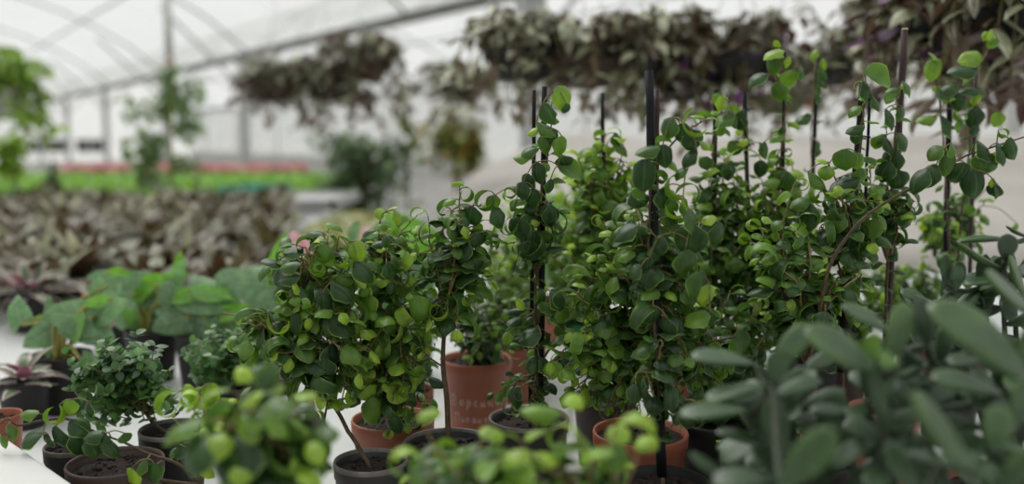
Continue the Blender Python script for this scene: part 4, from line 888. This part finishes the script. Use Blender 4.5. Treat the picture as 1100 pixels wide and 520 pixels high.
for i, (x, y) in enumerate(spots):
    g = 0 if y < 3.4 else 1 if y < 4.8 else 2; lab = rlabel(g); grp = 'rosettes in rows, ' + ('near', 'middle', 'far')[g]
    if i < 4: t = proto(i, (x, y, TZ + .0005)); t['label'] = lab; t['group'] = grp; protos.append(t)
    else: copy_thing(protos[i % 4], (x, y, TZ + .0005), lab, U(0, 6.28), U(.85, 1.15), grp)
# low ground cover beyond the lime ficus
def carpet(name, label, cat, x0, x1, y0, y1, z, n, L, mat, h, tpl, base='potblack', up=.6):
    mb = MB()
    for _ in range(n):
        p = V(U(x0, x1), U(y0, y1), z + U(0, h)); a = U(0, 6.28)
        put(mb, RND.choice(tpl), p, V(math.cos(a), math.sin(a), up), V(U(-.5, .5), U(-.5, .5), 1), L * U(.7, 1.3), U(0, 1), 1.3)
    o = mb.build(name, M[mat]); tag(o, label, cat, kind='stuff'); return o
def tray(label, x0, x1, y0, y1, z, mat):
    mb = MB(); box(mb, ((x0 + x1) / 2, (y0 + y1) / 2, z + .03), (x1 - x0, y1 - y0, .05)); o = mb.build('seed_tray', M[mat], None, False); tag(o, label, 'tray')
carpet('ground_cover', 'flat strip of yellow-green ground cover behind the lime ficus', 'plants', x_at(300, 3.8), -.64, 3.75, 5.3, TZ + .045, 2600, .045, 'olive', .05, OVAL)
tray('black tray under the yellow-green ground cover', x_at(300, 3.8), -.64, 3.72, 5.3, TZ + .001, 'potblack')
carpet('seedlings', 'long strip of bright green seedlings on the far left bench', 'plants', -9.4, x_at(330, 8.6), 8.3, 11.4, .735, 8500, .10, 'grass', .10, LANCE, up=1.3)
tray('black tray under the bright green seedlings', -9.4, x_at(330, 8.6), 8.3, 11.4, .681, 'potblack')
carpet('pink_flowers', 'distant row of pink flowers beyond the green seedlings', 'flowers', x_at(82, 14.8), x_at(330, 14.8), 14.3, 15.4, .75, 1100, .10, 'flower', .09, OVAL)
tray('black tray under the distant pink flowers', x_at(82, 14.8), x_at(330, 14.8), 14.3, 15.4, .681, 'potblack')
mb = MB(); box(mb, (x_at(278, 7.3), 7.3, .835), (.42, .5, .06)); 
for yy in (7.05, 7.55): box(mb, (x_at(278, 7.3), yy, .86), (.44, .02, .10))
o = mb.build('plastic_crate', M['teal'], None, False); tag(o, 'teal plastic crate on the empty grey bench', 'crate')
# low box on pinkish wood between bench and rosettes
mb = MB(); box(mb, (x_at(228, 6.55), 6.5, .74), (.55, .28, .18)); box(mb, (x_at(228, 6.55), 6.5, .84), (.6, .32, .02))
box(mb, (x_at(228, 6.55), 6.5, .33), (.4, .2, .66)); o = mb.build('storage_box', M['pinkpost'], None, False); tag(o, 'pale pinkish box in front of the empty grey bench', 'box')

# ================================================================== hanging baskets
def basket(label, px, py, d, R, n, leafL, potm='potblack', mat='trad', ages=(0, 1), rx=1.0, drop=.5, up=.35, hang=2.75, name='hanging_basket', tpl=None, purple=0):
    c = at(px, py, d); H = R * .75; base = V(c[0], d, c[2] - H)
    t = thing(name, label, 'hanging plant', tuple(base)); mb = MB()
    lathe(mb, base, [(R * .5, .002), (R * .62, 0), (R * .86, H * .5), (R, H - .02), (R * 1.04, H - .015), (R * 1.04, H), (R * .96, H), (R * .9, H - .03), (R * .6, .02), (R * .4, .018)], 28); mb.build('pot', M[potm], t)
    mb = MB(); lathe(mb, base, [(R * .001, H - .025), (R * .5, H - .02), (R * .92, H - .03)], 24); mb.build('soil', M['soil'], t)
    w = MB(); hub = V(c[0], d, c[2] + R * 2.6)
    for k in range(3):
        a = k * 2.094 + .4; tube(w, [base + V(R * math.cos(a), R * math.sin(a), H - .005), hub], .0016, 5)
    tube(w, [hub, V(c[0], d, hang + .004)], .002, 5); a_ = np.linspace(0, 5.2, 9); tube(w, [V(c[0], d + .022 * math.cos(a) - .0, hang + .022 * math.sin(a)) for a in a_], .002, 5)
    w.build('hanger', M['steel'], t)
    lf, st = MB(), MB(); ns = max(12, n // 11); k = 0
    for s in range(ns):
        az = s * 2.399; rr = R * U(.9, 1.9) * rx; tip = V(c[0] + rr * math.cos(az), d + rr * math.sin(az) * .8, c[2] + (U(-drop, up) if s % 3 else -drop * U(.7, 1.3)) * R * 2.4)
        b = V(c[0] + R * .6 * math.cos(az), d + R * .6 * math.sin(az), c[2] - .02); mid = V((b[0] + tip[0]) / 2, (b[1] + tip[1]) / 2, max(c[2] + R * U(.3, 1.1), tip[2] + .02)); S = spline([b, mid, tip], 7)
        tube(st, S, .0022, 5)
        for j in range(n // ns):
            p = S[int(U(3, len(S) - .01))] + V(U(-.015, .015), U(-.015, .015), U(-.01, .01)); a = U(0, 6.28); o = nrm(V(math.cos(a), math.sin(a), U(-.7, .3)) + .5 * V(math.cos(az), math.sin(az), 0))
            put(lf, RND.choice(tpl or TRAD), p, o, V(U(-.5, .5), U(-.5, .5), 1), leafL * U(.7, 1.25), min(1, max(0, U(*ages))), 1.1)
    st.build('stem', M['twig'], t); lf.build('foliage', M[mat], t)
    if purple:
        pf = MB()
        for _ in range(purple):
            a = U(0, 6.28); p = c + V(math.cos(a) * R * U(.4, 1.5), math.sin(a) * R * U(.4, 1.2), U(-.12, .06)); put(pf, RND.choice(OVAL), p, V(math.cos(a), math.sin(a), U(-.8, .2)), V(0, 0, 1), leafL * U(.6, .9), U(0, 1), 1.3)
        pf.build('purple_leaves', M['purple'], t)
# centre band
basket('leftmost basket of the upper centre row, cream-flecked leaves hanging to its left', 562, 54, 2.9, .12, 420, .062, ages=(.1, 1))
basket('second basket of the upper centre row, dark gap under its leaves', 628, 62, 2.9, .12, 420, .062, 'potbrown', ages=(0, .9))
basket('middle basket of the upper centre row, palest leaves, above the stout stake', 688, 52, 2.9, .12, 420, .062, ages=(.15, 1), drop=.7)
basket('basket of the upper centre row with small black pot showing, purple leaves', 735, 84, 2.9, .09, 360, .060, ages=(.0, .9), purple=40, up=.9)
basket('rightmost basket of the upper centre row, trailing dark red-brown leaves', 792, 60, 2.9, .12, 420, .060, ages=(0, .6), purple=50, drop=.8)
basket('mossy olive basket behind the leafy column, upper centre right', 838, 100, 3.3, .10, 160, .055, 'potolive', ages=(.1, .8), up=.9, hang=2.75)
# right band
basket('grey-green basket in a flat olive-grey pot, left of the plum stake', 905, 72, 2.9, .075, 380, .060, 'potgrey', ages=(.3, 1), up=1.0, drop=.35, rx=1.3)
basket('dark basket high behind the tip of the plum stake', 965, 30, 2.9, .12, 460, .070, 'potbrown', ages=(.1, .9), drop=.75)
basket('near basket at upper right with large drooping leaves and a purple underside', 1010, 20, 2.1, .11, 330, .075, ages=(.15, .8), drop=.8, purple=40, hang=2.75)
basket('terracotta-potted basket at upper right behind the right-hand shoots', 1056, 52, 2.3, .085, 330, .070, 'terra', ages=(.1, .8), up=.9, hang=2.75)
basket('near basket at the top right corner, leaves cut by the frame', 1098, 10, 1.9, .10, 300, .085, ages=(.2, .8), drop=.9, hang=2.75)
basket('small terracotta pot hanging far behind the stake with small hanging leaves', 867, 108, 5.6, .06, 60, .04, 'terra', ages=(.2, .9), up=.5, hang=2.75)
# left cluster
basket('left basket of the dark cluster hanging over the shrub', 297, 88, 6.2, .17, 340, .11, 'potbrown', ages=(0, .9), drop=.45, up=.3)
basket('middle basket of the dark cluster hanging over the shrub', 352, 88, 6.2, .17, 340, .11, ages=(0, .9), drop=.55)
basket('right and highest basket of the dark cluster hanging over the shrub', 392, 66, 6.2, .17, 380, .11, 'potbrown', ages=(0, .9), drop=.6, up=.5)
basket('small far basket between the dark cluster and the upper centre row', 495, 92, 6.2, .15, 320, .10, ages=(.2, 1), drop=.6)
basket('bright lime-leaved basket cut by the left edge', -6, 95, 6.2, .2, 1100, .10, 'white', 'lime', (0, 1), drop=.6, up=.55)
# hanging white tube
mb = MB(); p = at(182, 68, 9.0); t = thing('hanging_tube', 'white vertical tube with a beige end hanging from the roof at left', 'pipe', tuple(p))
tube(mb, [p, V(p[0], p[1], 2.85)], .038, 14); mb.build('tube', M['white'], t); mb = MB(); tube(mb, [p + V(0, 0, -.04), p + V(0, 0, .06)], .05, 14); mb.build('end_cap', M['pinkpost'], t)

# ================================================================== trees and shrubs behind
def tree(name, label, cat, px, d, zb, top_py, crowns, n, L, mat, trunk=.02, tpl=None, potR=.16, bm='bark', ages=(0, 1), stems=1):
    x = x_at(px, d); b = V(x, d, zb); t = thing(name, label, cat, tuple(b)); pot_parts(t, b, potR, potR * 1.5, 'potblack', soil=True)
    st, lf = MB(), MB(); topp = at(px, top_py, d); b2 = b + V(0, 0, potR * 1.3)
    for s in range(stems):
        e = topp + V(U(-.2, .2), U(-.2, .2), 0) * (stems > 1); tube(st, spline([b2, (b2 + e) / 2 + V(U(-.05, .05), 0, 0), e], 7), np.linspace(trunk, trunk * .35, 15), 8)
    for (cx, cy, rx, ry, w) in crowns:
        m = int(n * w); cc = at(cx, cy, d); rz, rw = ry * d / F, rx * d / F; hub = V(b[0] + (cc[0] - b[0]) * .2, d, min(cc[2] - rz * .2, topp[2])); hub[2] = max(hub[2], b2[2])
        br = []
        for k in range(max(3, m // 22)):
            a = U(0, 6.28); q = U(.3, 1) ; e = cc + V(math.cos(a) * rw * q, U(-1, 1) * min(rw, .6) * .8, math.sin(a) * rz * q); S = spline([hub, (hub + e) / 2 + V(0, 0, .05), e], 5); br.append(S); tube(st, S, np.linspace(trunk * .35, .004, len(S)), 5)
        for k in range(m):
            S = RND.choice(br); p = S[int(U(4, len(S) - .01))] + V(U(-.3, .3) * rw, U(-.2, .2) * rw, U(-.6, .35) * rz); a = U(0, 6.28)
            put(lf, RND.choice(tpl or OVAL), p, V(math.cos(a), math.sin(a), U(-1.4, .3)), V(U(-.5, .5), U(-.5, .5), 1), L * U(.7, 1.3), U(*ages))
    st.build('trunk', M[bm], t); lf.build('foliage', M[mat], t)
tree('potted_tree', 'slender airy tree with drooping leaves, standing among the seedlings at left', 'tree', 183, 7.98, 0, 84, [(170, 85, 20, 18, .12), (160, 118, 32, 22, .2), (150, 148, 28, 18, .16), (205, 112, 24, 26, .18), (212, 140, 22, 16, .12), (165, 165, 30, 22, .14), (205, 172, 20, 20, .1), (160, 198, 30, 16, .14)], 520, .10, 'airy', .024, LANCE + OVAL, bm='yellowstem', potR=.14, ages=(.3, 1))
tree('potted_shrub', 'large dark shrub under the hanging cluster, centre left', 'shrub', 385, 8.35, 0, 170, [(368, 158, 44, 24, .3), (412, 165, 32, 28, .2), (400, 195, 42, 34, .3), (365, 205, 36, 30, .3), (385, 178, 62, 44, .3)], 950, .09, 'tree', .03, LANCE + OVAL, ages=(.1, 1), stems=4, potR=.22)
tree('potted_shrub', 'leafy plant with a yellow-orange patch, right of the large dark shrub', 'shrub', 500, 8.2, 0, 150, [(490, 150, 32, 26, .5), (510, 155, 22, 26, .4), (472, 140, 22, 18, .15), (480, 118, 12, 14, .08)], 560, .10, 'autumn', .02, LANCE + OVAL, stems=3)
tree('potted_shrub', 'thin light green plant between the large dark shrub and the yellow-patched one', 'shrub', 440, 8.6, 0, 135, [(436, 140, 20, 22, .6), (450, 158, 18, 18, .4)], 150, .10, 'autumn', .015, LANCE, ages=(0, .6))
tree('potted_shrub', 'lime plant standing under the basket at the left edge', 'shrub', 18, 7.6, 0, 150, [(16, 162, 20, 28, 1)], 160, .10, 'lime', .018, ages=(.3, 1))
tree('potted_shrub', 'thin brownish sapling in front of the green seedlings, far left', 'shrub', 57, 7.4, 0, 168, [(57, 192, 12, 20, 1)], 90, .08, 'tree', .02, LANCE, ages=(.3, .8))
# slim posts and rails in the right half
mb = MB(); p0 = at(853, 175, 7.7); box(mb, (p0[0], 7.7, .62), (.05, .05, 1.24)); o = mb.build('wooden_post', M['pinkpost'], None, False); tag(o, 'faded pinkish post behind the fleece, near the bare black stake', 'post')
for px, d, lab in ((1086, 8.4, 'pale upright post at the far right behind the terracotta basket'),):
    mb = MB(); p0 = at(px, 150, d); box(mb, (p0[0], d, 1.45), (.13, .13, 2.9)); o = mb.build('support_post', M['white'], None, False); tag(o, lab, 'post')
